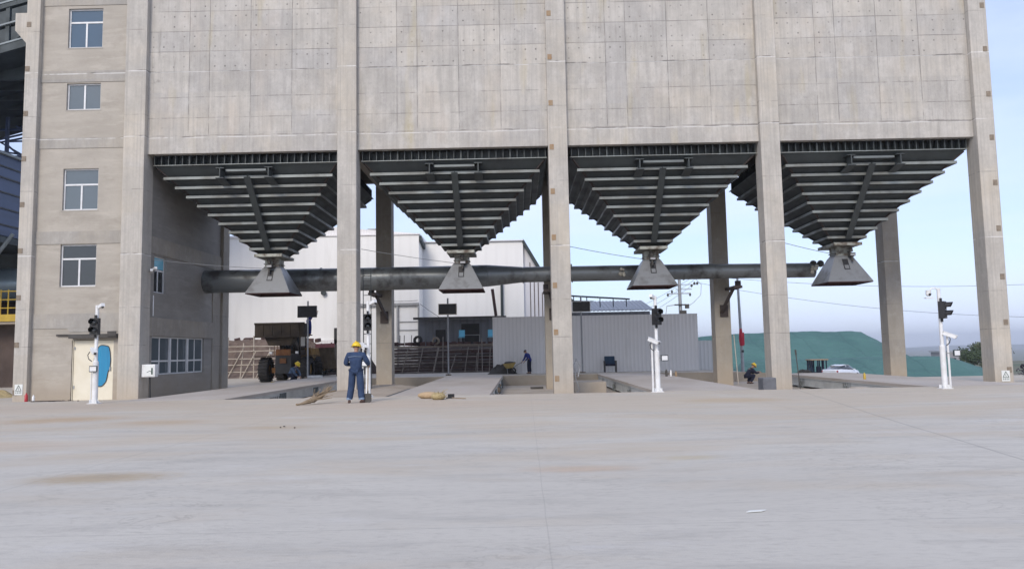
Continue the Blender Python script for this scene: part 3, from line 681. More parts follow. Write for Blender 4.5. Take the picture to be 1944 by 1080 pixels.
    qq = P(.985, 4.16); kk = P(.28, 5.44); m.mi = 1; m.add(qq+kk, [(i, (i+1) % 4, 4+(i+1) % 4, 4+i) for i in range(4)])
    m.mi = 1
    for i in range(4): m.add([q[i], q[(i+1) % 4], qq[(i+1) % 4], qq[i]], [(0, 1, 2, 3)])
    for s in (-1, 1): m.mi = 1; m.box(xc-.98, xc+.98, min(HY+s*.99, HY+s*.97), max(HY+s*.99, HY+s*.97), 4.12, 4.158); m.box(min(xc+s*.99, xc+s*.97), max(xc+s*.99, xc+s*.97), HY-.97, HY+.97, 4.12, 4.158)
    hood = m.build('discharge_hood', [M_hood, M_lip], t)
    # inspection slot in the hood front
    m = MB(); fy = lambda z: HY-(1.0-(z-4.16)/(5.30-4.16)*.58)-.012
    m.mi = 0; m.add([(xc-.13, fy(4.72), 4.72), (xc+.13, fy(4.72), 4.72), (xc+.13, fy(5.22), 5.22), (xc-.13, fy(5.22), 5.22)], [(0, 1, 2, 3)])
    m.mi = 1; m.add([(xc-.09, fy(4.76)-.01, 4.76), (xc+.09, fy(4.76)-.01, 4.76), (xc+.09, fy(4.93)-.01, 4.93), (xc-.09, fy(4.93)-.01, 4.93)], [(0, 1, 2, 3)])
    m.build('inspection_slot', [M_black, M_hood], hood)
    m = MB(); m.tube([(xc-.08, HY-.62, 5.72), (xc-.04, HY-.60, 5.52)], .085, 10); m.box(xc-.14, xc+.10, HY-.72, HY-.48, 5.33, 5.47); m.tube([(xc-.04, HY-.62, 5.34), (xc-.03, HY-.66, 5.08)], .045, 8)
    m.box(xc-.12, xc-.06, HY-.55, HY-.36, 5.5, 5.56); m.tube([(xc+.05, HY-.5, 5.3), (xc+.2, HY-.42, 5.42)], .03, 6)
    m.build('gate_actuator', [M_dkc], t)
    MB().box(xc-.13, xc+.09, HY-.73, HY-.722, 5.34, 5.42).build('actuator_cover', M_pole, t)
    return t
h0 = make_hopper(BAYS[0]); hops = [h0]+[dup(h0) for _ in BAYS[1:]]
for i, (h, x, lb) in enumerate(zip(hops, BAYS, ('grey steel hopper with hood, leftmost, beside the shaded stair tower side wall', 'grey steel hopper with square hood, second from left, above the straw sack',
                                   'grey steel hopper with hood, third from left, hanging above the utility pole', 'grey steel hopper with hood, rightmost, open sky beside its stepped right flank'))):
    h.location = (x, HY, HZ); h['label'] = lb
    if i in (1, 3):
        for ch in [k for k in bpy.data.objects if k.parent == h and k.name.startswith(('gate_actuator', 'actuator_cover'))]: ch.location.x += .10*i; ch.rotation_euler.z = .0

# ------------------------------------------------------------------ duct
D = root('duct', 'long grey steel dust duct running behind the hoods and narrowing to the right', 'duct', (-1, 36.5, 4.4))
def DP(mb, n, m=M_duct, par=D): return mb.build(n, m, par)
DP(MB().tube([(-15.7, 36.5, 5.02), (-8.6, 36.5, 4.99), (-3.2, 36.5, 5.0)], .56, 28), 'duct_section')
DP(MB().tube([(-3.19, 36.5, 5.01), (-1.5, 36.5, 5.04)], [.565, .53], 28), 'duct_section')
DP(MB().tube([(-1.49, 36.5, 5.04), (0.2, 36.5, 5.06)], [.53, .375], 28), 'duct_reducer')
DP(MB().tube([(.21, 36.5, 5.06), (9.4, 36.5, 5.04)], .375, 24), 'duct_section')
DP(MB().tube([(9.41, 36.5, 5.04), (14.3, 36.5, 5.0)], .355, 24), 'duct_section')
for x, r in ((-9.6, .57), (-3.18, .575), (.22, .39), (2.6, .39), (8.0, .385), (9.4, .375), (-6.1, .57)):
    DP(MB().tube([(x-.02, 36.5, 5.02), (x+.02, 36.5, 5.02)], r+.005, 28), 'seam_ring')
for x in (4.95, 14.15):
    k = MB()
    for _ in range(7): k.ball((x+rnd.uniform(-.12, .12), 36.05+rnd.uniform(-.08, .03), 5.0+rnd.uniform(-.14, .2)), rnd.uniform(.06, .11), n=7, m=5)
    DP(k, 'sealing_rag', weathered('pale_rag', (.5, .48, .42), (.3, .27, .22), 5, .95))
for x in (14.25, 14.6): DP(MB().ball((x, 36.4, 5.3), .17), 'pipe_stub', M_dkc)
DP(MB().tube([(2.55, 36.4, 5.4), (2.55, 36.4, 5.52)], .05, 8), 'vent_stub')
for x, s in ((-6.95, 1), (1.62, 1), (10.45, -1)):
    b = MB(); b.box(x-.2*s-.2, x-.2*s+.2, 36.6, 38.26, 4.22, 4.34); b.bar((x-.1*s, 37.2, 4.2), (x+.25*s, 38.2, 3.1), .12, .12); b.box(x+.1*s-.2, x+.1*s+.2, 38.2, 38.262, 2.9, 3.5); b.box(x-.3*s-.12, x-.3*s+.12, 36.9, 37.1, 4.345, 4.6)
    DP(b, 'support_bracket', M_brown)

# ------------------------------------------------------------------ signal posts
def signal_post(x, y, label, head_yaw=0, cam_yaw=-.9, second=True, dome=1, side=-1, bx=0, boxyaw=0):
    z = 0 if x > PX0 else gz(x, y)
    t = root('signal_post', label, 'signal post', (x, y, z), 'white signal posts before the weighbridges')
    X = lambda mb: mb.xf(Matrix.Translation((x, y, z)))
    def b(mb, n, m, par=t): return X(mb).build(n, m, par)
    b(MB().tube([(0, 0, .02), (0, 0, 1.28)], .082, 14).tube([(0, 0, 1.28), (0, 0, 1.33)], [.082, .052], 14).tube([(0, 0, 1.33), (0, 0, 2.02)], .052, 12).tube([(0, 0, 2.02), (0, 0, 3.05)], .052, 12), 'pole', M_white)
    bpz = MB().box(-.16, .16, -.16, .16, 0, .02)
    for q in range(4):
        a = q*math.pi/2+.78; bpz.prism([(0.06, .02), (.16, .02), (.06, .16)], -.006, .006, 'y') if q == 0 else bpz.obox((.11*math.cos(a), .11*math.sin(a), .07), .10, .012, .10, a)
    b(bpz, 'base_plate', M_white)
    if second:
        b(MB().tube([(side*.16, -.02, 0), (side*.155, -.02, 1.55)], .032, 10).box(side*.16-.06, side*.16+.06, -.08, .04, 0, .015), 'side_pole', M_white)
    else: b(MB().tube([(side*.13, 0, 0), (side*.13, 0, 1.1)], .018, 8).tube([(side*.13, 0, 1.1), (0, 0, 1.1)], .014, 6), 'side_pole', M_white)
    # lamp head
    Rm = Matrix.Translation((0, -.07, 2.38)) @ Matrix.Rotation(head_yaw, 4, 'Z')
    hd = MB().box(-.125, .125, -.13, .05, -.26, .26).box(-.03, .03, -.04, .02, -.36, .36); hd.xf(Rm)
    head = b(hd, 'lamp_head', M_black)
    for s in (-1, 1):
        v = MB()
        for k in range(9):   # visor: open hood over each lens
            a0 = math.pi*(-.12+1.24*k/9); a1 = math.pi*(-.12+1.24*(k+1)/9); r0 = .107
            p = [(r0*math.cos(a0), -.131, s*.125+r0*math.sin(a0)), (r0*math.cos(a1), -.131, s*.125+r0*math.sin(a1)), (r0*math.cos(a1), -.27-.06*math.sin(a1), s*.125+r0*math.sin(a1)), (r0*math.cos(a0), -.27-.06*math.sin(a0), s*.125+r0*math.sin(a0))]
            v.add(p, [(0, 1, 2, 3)]); v.add([(q[0]*.94, q[1], (q[2]-s*.125)*.94+s*.125) for q in p], [(3, 2, 1, 0)])
        v.xf(Rm); b(v, 'visor', M_black, head)
        l = MB().ball((0, -.135, s*.125), .095, .03, .095); l.xf(Rm); b(l, 'lens', M_glassd, head)
    # bullet camera
    ca = Matrix.Translation((side*.14 if second else side*.02, -.12, 1.62)) @ Matrix.Rotation(cam_yaw, 4, 'Z') @ Matrix.Rotation(.38, 4, 'X')
    cm = MB().box(-.055, .055, -.20, .15, -.05, .05).box(-.066, .066, -.25, .16, .051, .066).tube([(0, -.20, 0), (0, -.225, 0)], .045, 12); cm.xf(ca)
    c = b(cm, 'bullet_camera', M_white); l = MB().tube([(0, -.226, 0), (0, -.235, 0)], .036, 12); l.xf(ca); b(l, 'lens', M_glassd, c)
    b(MB().tube([(side*.14 if second else 0, -.03, 1.55), (side*.14 if second else side*.02, -.12, 1.6)], .03, 8), 'camera_bracket', M_white)
    b(MB().tube([(side*.17, -.05, 1.6), (side*.22, -.07, 1.5), (side*.2, -.05, 1.38), (side*.1, -.05, 1.3)], .014, 6), 'cable', M_black)
    # small lamp / reader box
    bm_ = Matrix.Translation((bx, -.10, 1.07)) @ Matrix.Rotation(boxyaw, 4, 'Z')
    q = MB().box(-.12, .12, -.05, -.01, -.095, .095); q.xf(bm_); rb = b(q, 'reader_box', M_dsteel)
    q = MB().box(-.10, .10, -.058, -.051, -.07, .07); q.xf(bm_); b(q, 'face', M_white, rb)
    b(MB().tube([(bx, -.1, 1.07), (0, 0, 1.07)], .014, 6), 'reader_bracket', M_pole)
    # camera at the top
    dx = dome*.16
    arm = MB().tube([(0, 0, 3.0), (dx*.5, -.02, 3.06), (dx, -.03, 3.04), (dx*1.25, -.04, 2.94)] if abs(dome) > 1 else [(0, 0, 2.98), (dx, -.03, 2.98)], .022, 7)
    b(arm, 'top_arm', M_white)
    tcam = MB()
    if abs(dome) > 1: tcam.ball((dx*1.4, -.05, 2.88), .085); tcam.tube([(dx*1.4, -.05, 2.90), (dx*1.4, -.05, 2.99)], .075, 12); tcam.box(dx*1.4-.11, dx*1.4+.11, -.12, .02, 2.74, 2.77)
    else: tcam.obox((dx*1.1, -.10, 3.02), .10, .26, .10, dome*.9, -.25)
    tc_ = b(tcam, 'top_camera', M_white); b(MB().ball((dx*1.4, -.12, 2.86), .04) if abs(dome) > 1 else MB().ball((dx*1.1+.10*dome, -.2, 2.97), .035), 'lens', M_black, tc_)
    return t
signal_post(-13.22, 23.5, 'white signal post in front of the cream door with blue oval', .1, .75, False, 1.0, -1, 0, 0)
signal_post(-4.86, 24.2, 'white signal post beside the standing worker in blue overalls', .25, .62, True, 1.0, -1, -.06, 0)
signal_post(4.36, 24.2, 'white signal post in front of the long grey sheet fence', .35, .95, True, -.6, -1, .2, .3)
signal_post(12.86, 23.2, 'rightmost white signal post, in front of the green mound slope', .85, 1.15, True, -1.5, 1, .34, .3)

# ------------------------------------------------------------------ people

def person(label, loc, rz, J, mats, helmet=True, scale=1.0, big=1.0):
    """J overrides joint positions (x right, y forward, z up). One continuous skinned body, clothes over it."""
    B_ = dict(pel=(0, 0, .95), sp=(0, .0, 1.13), ch=(0, 0, 1.32), nb=(0, 0, 1.44), nk=(0, .01, 1.50), hc=(0, .03, 1.58), ht=(0, .02, 1.68),
              sl=(-.19, 0, 1.39), el=(-.27, 0, 1.11), wl=(-.24, .12, .88), sr=(.19, 0, 1.39), er=(.27, 0, 1.11), wr=(.24, .12, .88),
              hl=(-.10, 0, .90), kl=(-.12, .03, .50), al=(-.13, 0, .10), tl=(-.15, .14, .04), hr=(.10, 0, .90), kr=(.12, .03, .50), ar=(.13, 0, .10), tr=(.15, .14, .04))
    B_.update(J); V = {k: Vector(v) for k, v in B_.items()}
    t = root('person', label, 'person', loc, None, rz)
    def skin(name, verts, edges, radii, m, par, rooti=0, sub=1):
        me = bpy.data.meshes.new(name); me.from_pydata([tuple(v) for v in verts], edges, []); me.materials.append(m)
        o = bpy.data.objects.new(name, me); col.objects.link(o); o.parent = par
        s = o.modifiers.new('skin', 'SKIN'); s.use_smooth_shade = True
        for i, r in enumerate(radii):
            sv = me.skin_vertices[0].data[i]; sv.radius = r if isinstance(r, tuple) else (r, r); sv.use_root = (i == rooti)
        ss = o.modifiers.new('sub', 'SUBSURF'); ss.levels = sub; ss.render_levels = sub
        return o
    vs, es, rs = [], [], []; ix = {}
    def add(k, p, r, con=None):
        ix[k] = len(vs); vs.append(Vector(p)); rs.append(r)
        if con is not None: es.append((ix[con], ix[k]))
    add('pel', V['pel'], (.13, .10)); add('sp', V['sp'], (.12, .09), 'pel'); add('ch', V['ch'], (.14, .10), 'sp'); add('nb', V['nb'], .06, 'ch'); add('nk', V['nk'], .052, 'nb')
    add('hc', V['hc'], (.078, .092), 'nk'); add('hm', V['hc'].lerp(V['ht'], .5), (.078, .095), 'hc'); add('ht', V['ht'], (.055, .07), 'hm')
    up = (V['ht']-V['hc']).normalized(); rt = Vector((1, 0, 0)); fw = up.cross(rt)*-1
    if fw.y < 0 and abs(up.z) > .3: fw = -fw
    for s_, S in (('l', -1), ('r', 1)):
        add('s'+s_, V['s'+s_], .06, 'ch'); add('e'+s_, V['e'+s_], .042, 's'+s_); add('w'+s_, V['w'+s_], .028, 'e'+s_)
        d = (V['w'+s_]-V['e'+s_]).normalized(); side = d.cross(Vector((0, 0, 1))); side = side.normalized() if side.length > .1 else Vector((1, 0, 0))
        nrm = side.cross(d).normalized()
        palm = V['w'+s_]+d*.07; add('p'+s_, palm, (.032, .018), 'w'+s_)
        for q in range(4):
            L = (.075, .085, .08, .062)[q]; a = palm+side*(q-1.5)*.018+d*.02; add('f%d'%q+s_, a+d*.02, .0095, 'p'+s_); add('g%d'%q+s_, a+d*(L*.65)-nrm*.014, .0085, 'f%d'%q+s_); add('h%d'%q+s_, a+d*(L*.95)-nrm*.036, .007, 'g%d'%q+s_)
        add('th'+s_, V['w'+s_]+d*.035+side*(-S)*.035, .011, 'p'+s_); add('ti'+s_, V['w'+s_]+d*.08+side*(-S)*.048-nrm*.015, .009, 'th'+s_)
        add('h'+s_, V['h'+s_], .085, 'pel'); add('k'+s_, V['k'+s_], .055, 'h'+s_); add('a'+s_, V['a'+s_], .038, 'k'+s_); add('t'+s_, V['t'+s_], (.04, .028), 'a'+s_)
    body = skin('body', vs, es, rs, M_skin, t)
    mj, mt = mats[0], mats[1]
    dn = (V['pel']-V['sp']).normalized()
    jv = [V['pel']+dn*.13, V['pel'].lerp(V['sp'], .5), V['sp'], V['ch'], V['nb'], V['sl'], V['el'], V['wl'].lerp(V['el'], .12), V['sr'], V['er'], V['wr'].lerp(V['er'], .12), V['el'].lerp(V['sl'], .5), V['er'].lerp(V['sr'], .5)]
    skin('jacket', jv, [(0, 1), (1, 2), (2, 3), (3, 4), (3, 5), (5, 11), (11, 6), (6, 7), (3, 8), (8, 12), (12, 9), (9, 10)],
         [(.150*big, .125*big), (.152*big, .13*big), (.16*big, .13*big), (.18*big, .13*big), (.075, .08), .085*big, .066*big, .05, .085*big, .066*big, .05, .078*big, .078*big], mj, t, 0, 2)
    lt = [V['pel']+dn*.0, V['hl'], V['kl'], V['al'], V['hr'], V['kr'], V['ar'], V['hl'].lerp(V['kl'], .5), V['hr'].lerp(V['kr'], .5)]
    skin('trousers', lt, [(0, 1), (1, 7), (7, 2), (2, 3), (0, 4), (4, 8), (8, 5), (5, 6)], [(.115*big, .10), (.09*big, .11), .088*big, .084*big, (.10*big, .115), .088*big, .084*big, .1*big, .1*big], mt, t, 0, 2)
    for s_ in 'lr':
        fwd = (V['t'+s_]-V['a'+s_]); fwd.z = 0; fwd = fwd.normalized() if fwd.length > .02 else Vector((0, 1, 0)); base = Vector((V['a'+s_].x, V['a'+s_].y, V['t'+s_].z+.01))
        skin('shoe', [base-fwd*.06, base+fwd*.05, base+fwd*.17], [(0, 1), (1, 2)], [(.045, .045), (.052, .042), (.038, .03)], M_shoe, t)
    hm = V['hc'].lerp(V['ht'], .5)
    F = Matrix((rt, fw, up)).transposed().to_4x4(); F.translation = hm
    def face(mb, n, m): mb.xf(F); mb.build(n, m, None).parent = t
    for s_ in (-1, 1): face(MB().ball((s_*.032, .088, .0), .012), 'eye', M_hair); face(MB().ball((s_*.085, .0, -.01), .014, .022, .032), 'ear', M_skin)
    face(MB().ball((0, .10, -.025), .014, .022, .022), 'nose', M_skin); face(MB().box(-.025, .025, .088, .097, -.066, -.058), 'mouth', M_lip)
    face(MB().ball((0, -.015, .01), .092, .104, .085, z0=-.35), 'hair', M_hair)
    if helmet:
        hb = MB().ball((0, -.005, .0), .13, .15, .145, 16, 12, z0=0.); hb.tube([(0, -.005, -.003), (0, -.005, .012)], [.158, .142], 18); hb.xf(Matrix.Scale(1, 4)); hb.ball((0, .10, .003), .10, .09, .012); hb.box(-.012, .012, -.10, .10, .12, .153)
        face(hb, 'helmet', M_yel)
    t.scale = (scale,)*3
    return t
person('standing worker seen from behind in blue overalls and yellow helmet, holding a shovel', (-4.62, 21.3, 0.0), -.12,
       dict(sl=(-.21, 0, 1.35), sr=(.21, 0, 1.35), el=(-.31, -.01, 1.10), er=(.32, .08, 1.12), wl=(-.16, .27, 1.08), wr=(.26, .32, 1.06), nk=(0, .02, 1.47), hc=(0.0, .03, 1.53), ht=(.0, .05, 1.63), kl=(-.14, .03, .48), al=(-.19, -.02, .09), tl=(-.23, .13, .04), kr=(.13, .02, .48), ar=(.16, 0, .09), tr=(.26, .13, .04)),
       (M_denim, M_denim), True, 1.0, big=1.14)
wk = [o for o in bpy.data.objects if o.name == 'person'][0]
MB().tube([(-4.62-.19+.0, 21.165, 1.30), (-4.62, 21.145, 1.315), (-4.62+.19, 21.165, 1.30)], .006, 5).build('back_seam', weathered('pale_seam', (.25, .32, .42), None, 3, .8), None).parent = wk
[o for o in bpy.data.objects if o.name == 'back_seam'][0].matrix_parent_inverse = (Matrix.Translation((-4.62, 21.3, 0)) @ Matrix.Rotation(-.12, 4, 'Z')).inverted()
for ax_, ay_ in ((-.19, -.015), (.16, .005)):
    q_ = Matrix.Rotation(-.12, 3, 'Z') @ Vector((ax_, ay_, 0)); px, py = -4.62+q_.x, 21.3+q_.y
    cf = MB().tube([(px, py, .11), (px, py, .17)], [.083, .080], 12).build('cuff', weathered('turned_up_denim', (.20, .27, .38), None, 5, .9), None); cf.parent = wk
    cf.matrix_parent_inverse = (Matrix.Translation((-4.62, 21.3, 0)) @ Matrix.Rotation(-.12, 4, 'Z')).inverted()
sh = MB().tube([(-4.32, 21.52, 1.15), (-4.30, 21.35, .32)], .016, 8); 
shv = root('shovel', 'black shovel with pale handle held by the standing worker', 'shovel', (-4.33, 21.3, 0))
sh.build('handle', M_wood, shv); MB().tube([(-4.30, 21.35, .34), (-4.295, 21.34, .25)], .022, 8).prism([(-4.41, .27), (-4.19, .27), (-4.19, .06), (-4.25, .0), (-4.34, .0), (-4.41, .06)], 21.32, 21.333).build('blade', M_dkc, shv)
squat = dict(pel=(0, -.10, .42), sp=(0, .02, .58), ch=(0, .14, .73), nb=(0, .22, .82), nk=(0, .26, .86), hc=(0, .32, .92), ht=(0, .38, .99), sl=(-.18, .17, .75), sr=(.18, .17, .75), el=(-.22, .32, .52), er=(.22, .32, .52), wl=(-.12, .46, .32), wr=(.12, .46, .32),
             hl=(-.10, -.08, .40), hr=(.10, -.08, .40), kl=(-.16, .30, .46), kr=(.16, .30, .46), al=(-.14, .04, .09), ar=(.14, .04, .09), tl=(-.17, .18, .04), tr=(.17, .18, .04))
person('crouching worker in faded blue jacket and yellow helmet beside the loader', (-13.35, 44.2, -.24), -1.9, squat, (M_greyb, M_navy), True, 1.12)
person('crouching worker in dark navy clothes and yellow helmet beside the cardboard box', (11.95, 40.0, PZ), -1.35, dict(squat, wl=(-.10, .60, .62), wr=(.10, .62, .60), el=(-.22, .36, .56), er=(.22, .36, .56)), (M_navy, M_navy), True, .98)
bent = dict(pel=(0, -.04, .90), sp=(0, .04, 1.06), ch=(0, .14, 1.22), nb=(0, .20, 1.32), nk=(0, .23, 1.37), hc=(0, .28, 1.42), ht=(0, .33, 1.50), sl=(-.18, .16, 1.26), sr=(.18, .16, 1.26), el=(-.22, .24, 1.0), er=(.22, .24, 1.0), wl=(-.18, .42, .82), wr=(.18, .42, .82))
person('worker in bright blue jacket bent towards a wheelbarrow before the grey fence', (.55, 45.4, 0), 1.1, bent, (M_royal, M_navy), False, .92)
person('worker in blue clothes standing in the raised loader bucket, reaching behind the display', (-12.95, 46.3, 2.53), -.7, dict(bent, wl=(-.12, .52, 1.45), wr=(.12, .52, 1.45), el=(-.22, .36, 1.24), er=(.22, .36, 1.24)), (M_royal, M_royal), False, 1.0)

# ------------------------------------------------------------------ displays on posts
def display(x, y, label, frame, w_=1.10, h_=.66):
    z = 0; t = root('display_post', label, 'display', (x, y, z), 'display screens on posts')
    MB().tube([(x, y, 0), (x, y, 4.62)], .05, 10).build('post', M_pole, t)
    MB().box(x-.16, x+.16, y-.16, y+.16, 0, .07).build('post_base', M_rust2, t)
    s = MB().box(x-w_/2, x+w_/2, y-.22, y-.07, 3.62, 3.62+h_).build('screen_case', frame, t)
    MB().box(x-w_/2+.04, x+w_/2-.04, y-.226, y-.221, 3.66, 3.58+h_).build('screen', M_led, s)
    return t
display(-12.78, 45.5, 'dark display screen on a post above the wheel loader', M_black, 1.15, .70)
display(-4.30, 45.4, 'display screen with grey frame on a post in front of the dark shed', M_ltube)
display(3.72, 45.4, 'display screen with pale frame on a post before the long grey fence', M_white)

# ------------------------------------------------------------------ wheel loader, bucket raised
L = root('wheel_loader', 'large dirty wheel loader with its wide bucket raised high', 'wheel loader', (-14.5, 47.5, -.27))
def tyre(mb, x, y, z, r, w_, n=22):
    prof = [(-w_/2, r*.55), (-w_/2, r*.88), (-w_*.42, r*.97), (0, r), (w_*.42, r*.97), (w_/2, r*.88), (w_/2, r*.55)]; vs = []
    for k in range(n):
        a = 2*math.pi*k/n
        for px, pr in prof: vs.append((x+px, y+pr*math.cos(a), z+pr*math.sin(a)))
    m_ = len(prof); mb.add(vs, [(k*m_+j, k*m_+j+1, ((k+1) % n)*m_+j+1, ((k+1) % n)*m_+j) for k in range(n) for j in range(m_-1)], True)
    for k in range(n):
        a = 2*math.pi*k/n; 
        for s in (-1, 1): mb.obox((x+s*w_*.26, y+r*1.0*math.cos(a+s*.12), z+r*1.0*math.sin(a+s*.12)), w_*.46, r*.10, r*.07, 0, a+math.pi/2)
    return mb
gl = -.27
for (x, y) in ((-15.78, 47.0), (-13.22, 47.0), (-15.78, 50.2), (-13.22, 50.2)):
    tt = tyre(MB(), x, y, gl+.76, .76, .58).build('wheel', M_rubber, L); MB().tube([(x-.16, y, gl+.76), (x+.16, y, gl+.76)], .40, 16).build('rim', M_loady, tt)
MB().box(-15.0, -14.0, 46.3, 48.4, .25, 1.45).build('front_frame', M_black, L, .03); MB().box(-14.95, -14.05, 46.24, 46.29, 1.38, 1.75).box(-14.7, -14.3, 46.2, 46.24, .9, 1.2).build('front_cover', weathered('orange_brown', (.20, .08, .025), (.08, .035, .015), 4, .8), L); MB().box(-15.35, -13.65, 46.7, 47.3, .3, .62).build('axle', weathered('orange_axle', (.22, .10, .03), (.1, .05, .02), 3, .8), L, .03)  # front frame is black to paint in the shadow on the body
MB().box(-15.45, -13.55, 49.0, 51.9, .45, 1.85).box(-15.3, -13.7, 51.9, 52.4, .4, 1.5).build('engine_body', M_loady, L, .05)
cb = MB().box(-15.1, -13.9, 47.9, 49.3, 1.4, 1.7).box(-15.15, -13.85, 47.85, 49.4, 2.95, 3.08)
for sx in (-15.08, -13.96):
    for sy in (47.92, 49.26): cb.box(sx-.04, sx+.04, sy-.04, sy+.04, 1.7, 2.95)
cab = cb.build('cab', M_loader, L); MB().box(-15.04, -13.96, 47.95, 49.22, 1.7, 2.94).build('cab_glass', M_glassd, cab)
for s in (-.42, .42): MB().bar((-14.5+s, 48.2, 1.5), (-14.5+s, 47.0, 2.35), .16, .34).bar((-14.5+s, 47.0, 2.35), (-14.5+s, 46.55, 2.5), .16, .3).tube([(-14.5+s, 47.6, .9), (-14.5+s, 47.0, 2.1)], .07, 8).build('lift_arm', M_loader, L)
bk = MB().box(-16.08, -13.05, 45.72, 45.77, 2.50, 3.30); bk.box(-16.08, -13.05, 45.771, 46.9, 2.50, 2.55); bk.box(-16.08, -16.03, 45.771, 46.9, 2.551, 3.30).box(-13.10, -13.05, 45.771, 46.9, 2.551, 3.30)
bk.box(-16.10, -13.03, 45.66, 45.719, 3.24, 3.36).box(-16.10, -13.03, 45.66, 45.719, 2.46, 2.54)
for q in range(5): bk.box(-15.6+.55*q, -15.54+.55*q, 45.69, 45.719, 2.55, 3.23)
bk.prism([(-15.55, 2.47), (-13.75, 2.47), (-13.95, 1.98), (-15.3, 1.98)], 45.95, 46.7)
bk.build('bucket', M_loader, L, .01)
for x in (-15.9, -13.1):
    MB().box(x-.38, x+.38, 46.3, 47.8, 1.30, 1.36).build('mudguard', M_loader, L)
for x in (-15.3, -13.7): MB().box(x-.08, x+.08, 46.35, 46.45, 1.48, 1.62).build('headlight', M_white, L); 
for x in (-15.55, -13.45): MB().tube([(x, 47.8, 1.3), (x, 47.8, 2.1)], .02, 6).tube([(x, 48.4, 1.3), (x, 48.4, 2.1)], .02, 6).tube([(x, 47.8, 2.1), (x, 48.4, 2.1)], .02, 6).build('handrail', M_loady, L)
# tipped dump cart
C = root('dump_cart', 'small dump cart with its rusty pink rimmed bed tipped up', 'cart', (-12.0, 48.2, -.05))
M_olive = weathered('brown_olive_steel', (.13, .10, .065), (.07, .055, .04), 3, .85)
cb_ = MB(); tq = [(-12.80, 47.9, 1.92), (-11.80, 47.9, 1.92), (-11.80, 48.7, 2.05), (-12.80, 48.7, 2.05)]; bq = [(-12.5, 48.0, .48), (-11.62, 48.0, .48), (-11.62, 48.6, .42), (-12.5, 48.6, .42)]
cb_.add(tq+bq, [(0, 1, 5, 4), (1, 2, 6, 5), (2, 3, 7, 6), (3, 0, 4, 7), (4, 5, 6, 7)])
for q in range(4): cb_.bar((-12.7+.28*q, 47.87, 1.85), (-12.42+.25*q, 47.97, .55), .05, .04)
cb_.build('cart_bed', M_olive, C)
MB().bar((-12.95, 47.86, 1.93), (-11.75, 47.86, 1.95), .12, .26).bar((-12.78, 47.9, 1.95), (-12.78, 48.7, 2.05), .06, .10).build('bed_rim', weathered('faded_pink', (.42, .16, .17), (.25, .10, .1), 3, .8), C)
for x in (-12.65, -11.6): wv = tyre(MB(), x, 48.2, .30, .32, .16, 16).build('wheel', M_rubber, C); MB().tube([(x-.05, 48.2, .3), (x+.05, 48.2, .3)], .16, 12).build('rim', M_pole, wv)
MB().tube([(-12.65, 48.2, .3), (-11.6, 48.2, .3)], .04, 6).bar((-12.1, 48.2, .35), (-11.3, 49.2, .9), .08, .08).tube([(-11.5, 48.2, 1.9), (-11.35, 48.3, .4)], .025, 6).build('frame', M_dsteel, C)
solo(MB().box(-12.55, -11.75, 44.6, 45.0, .006, .16).box(-12.45, -12.15, 44.55, 44.6, .02, .13), 'flat_carton', M_white, 'flat white cartons lying at the end of the leftmost weighbridge', 'carton')
solo(MB().box(-14.0, -13.25, 42.5, 42.9, -.24, -.10).box(-13.22, -13.0, 42.55, 42.85, -.24, -.06), 'toolbox', M_yel, 'yellow tool tray lying on the ground in front of the loader', 'toolbox')

# ------------------------------------------------------------------ wheelbarrow
_w0 = 0
W_ = root('wheelbarrow', 'yellow wheelbarrow in front of the bent worker by the fence', 'wheelbarrow', (-.75, 45.6, 0))
MB().prism([(-1.05, .62), (-.25, .70), (-.45, .38), (-.85, .34)], 45.4, 45.9).build('tray', weathered('worn_yellow', (.42, .30, .08), (.2, .15, .07), 5, .7), W_); MB().tube([(-1.0, 45.45, .62), (-.3, 45.45, .72)], .02).ball((-.65, 45.65, .68), .32, .22, .09).build('load', M_dkc, W_)
tyre(MB(), 0, 0, 0, .2, .09, 14).xf(Matrix.Translation((-.45, 45.65, .2)) @ Matrix.Rotation(math.pi/2, 4, 'Z')).build('wheel', M_rubber, W_)
MB().tube([(-.5, 45.5, .36), (.12, 45.5, .72)], .02, 6).tube([(-.5, 45.8, .36), (.12, 45.8, .72)], .02, 6).tube([(-.8, 45.5, .36), (-.75, 45.5, .0)], .02, 6).build('handle', M_pole, W_)
# rubble heap beside
def heap(name, label, cat, cx, cy, cz, rx, ry, h, m, seed=1, n=14):
    r2 = random.Random(seed); mb = MB(); vs = []
    for j in range(n+1):
        for i in range(n+1):
            u, v = -1+2*i/n, -1+2*j/n; d = min(1, math.hypot(u, v)); k = (math.cos(d*math.pi)+1)/2
            vs.append((cx+u*rx, cy+v*ry, cz-.05+h*min(1, k*1.6)*(1+.22*r2.uniform(-1, 1))*(d < 1)))
    mb.add(vs, [(j*(n+1)+i, j*(n+1)+i+1, (j+1)*(n+1)+i+1, (j+1)*(n+1)+i) for j in range(n) for i in range(n)])
    return solo(mb, name, m, label, cat)
hp = heap('scrap_heap', 'low heap of twisted scrap beside the rusty stack and fence', 'scrap heap', -1.1, 46.1, 0, 1.1, .4, .55, M_dkc, 4)

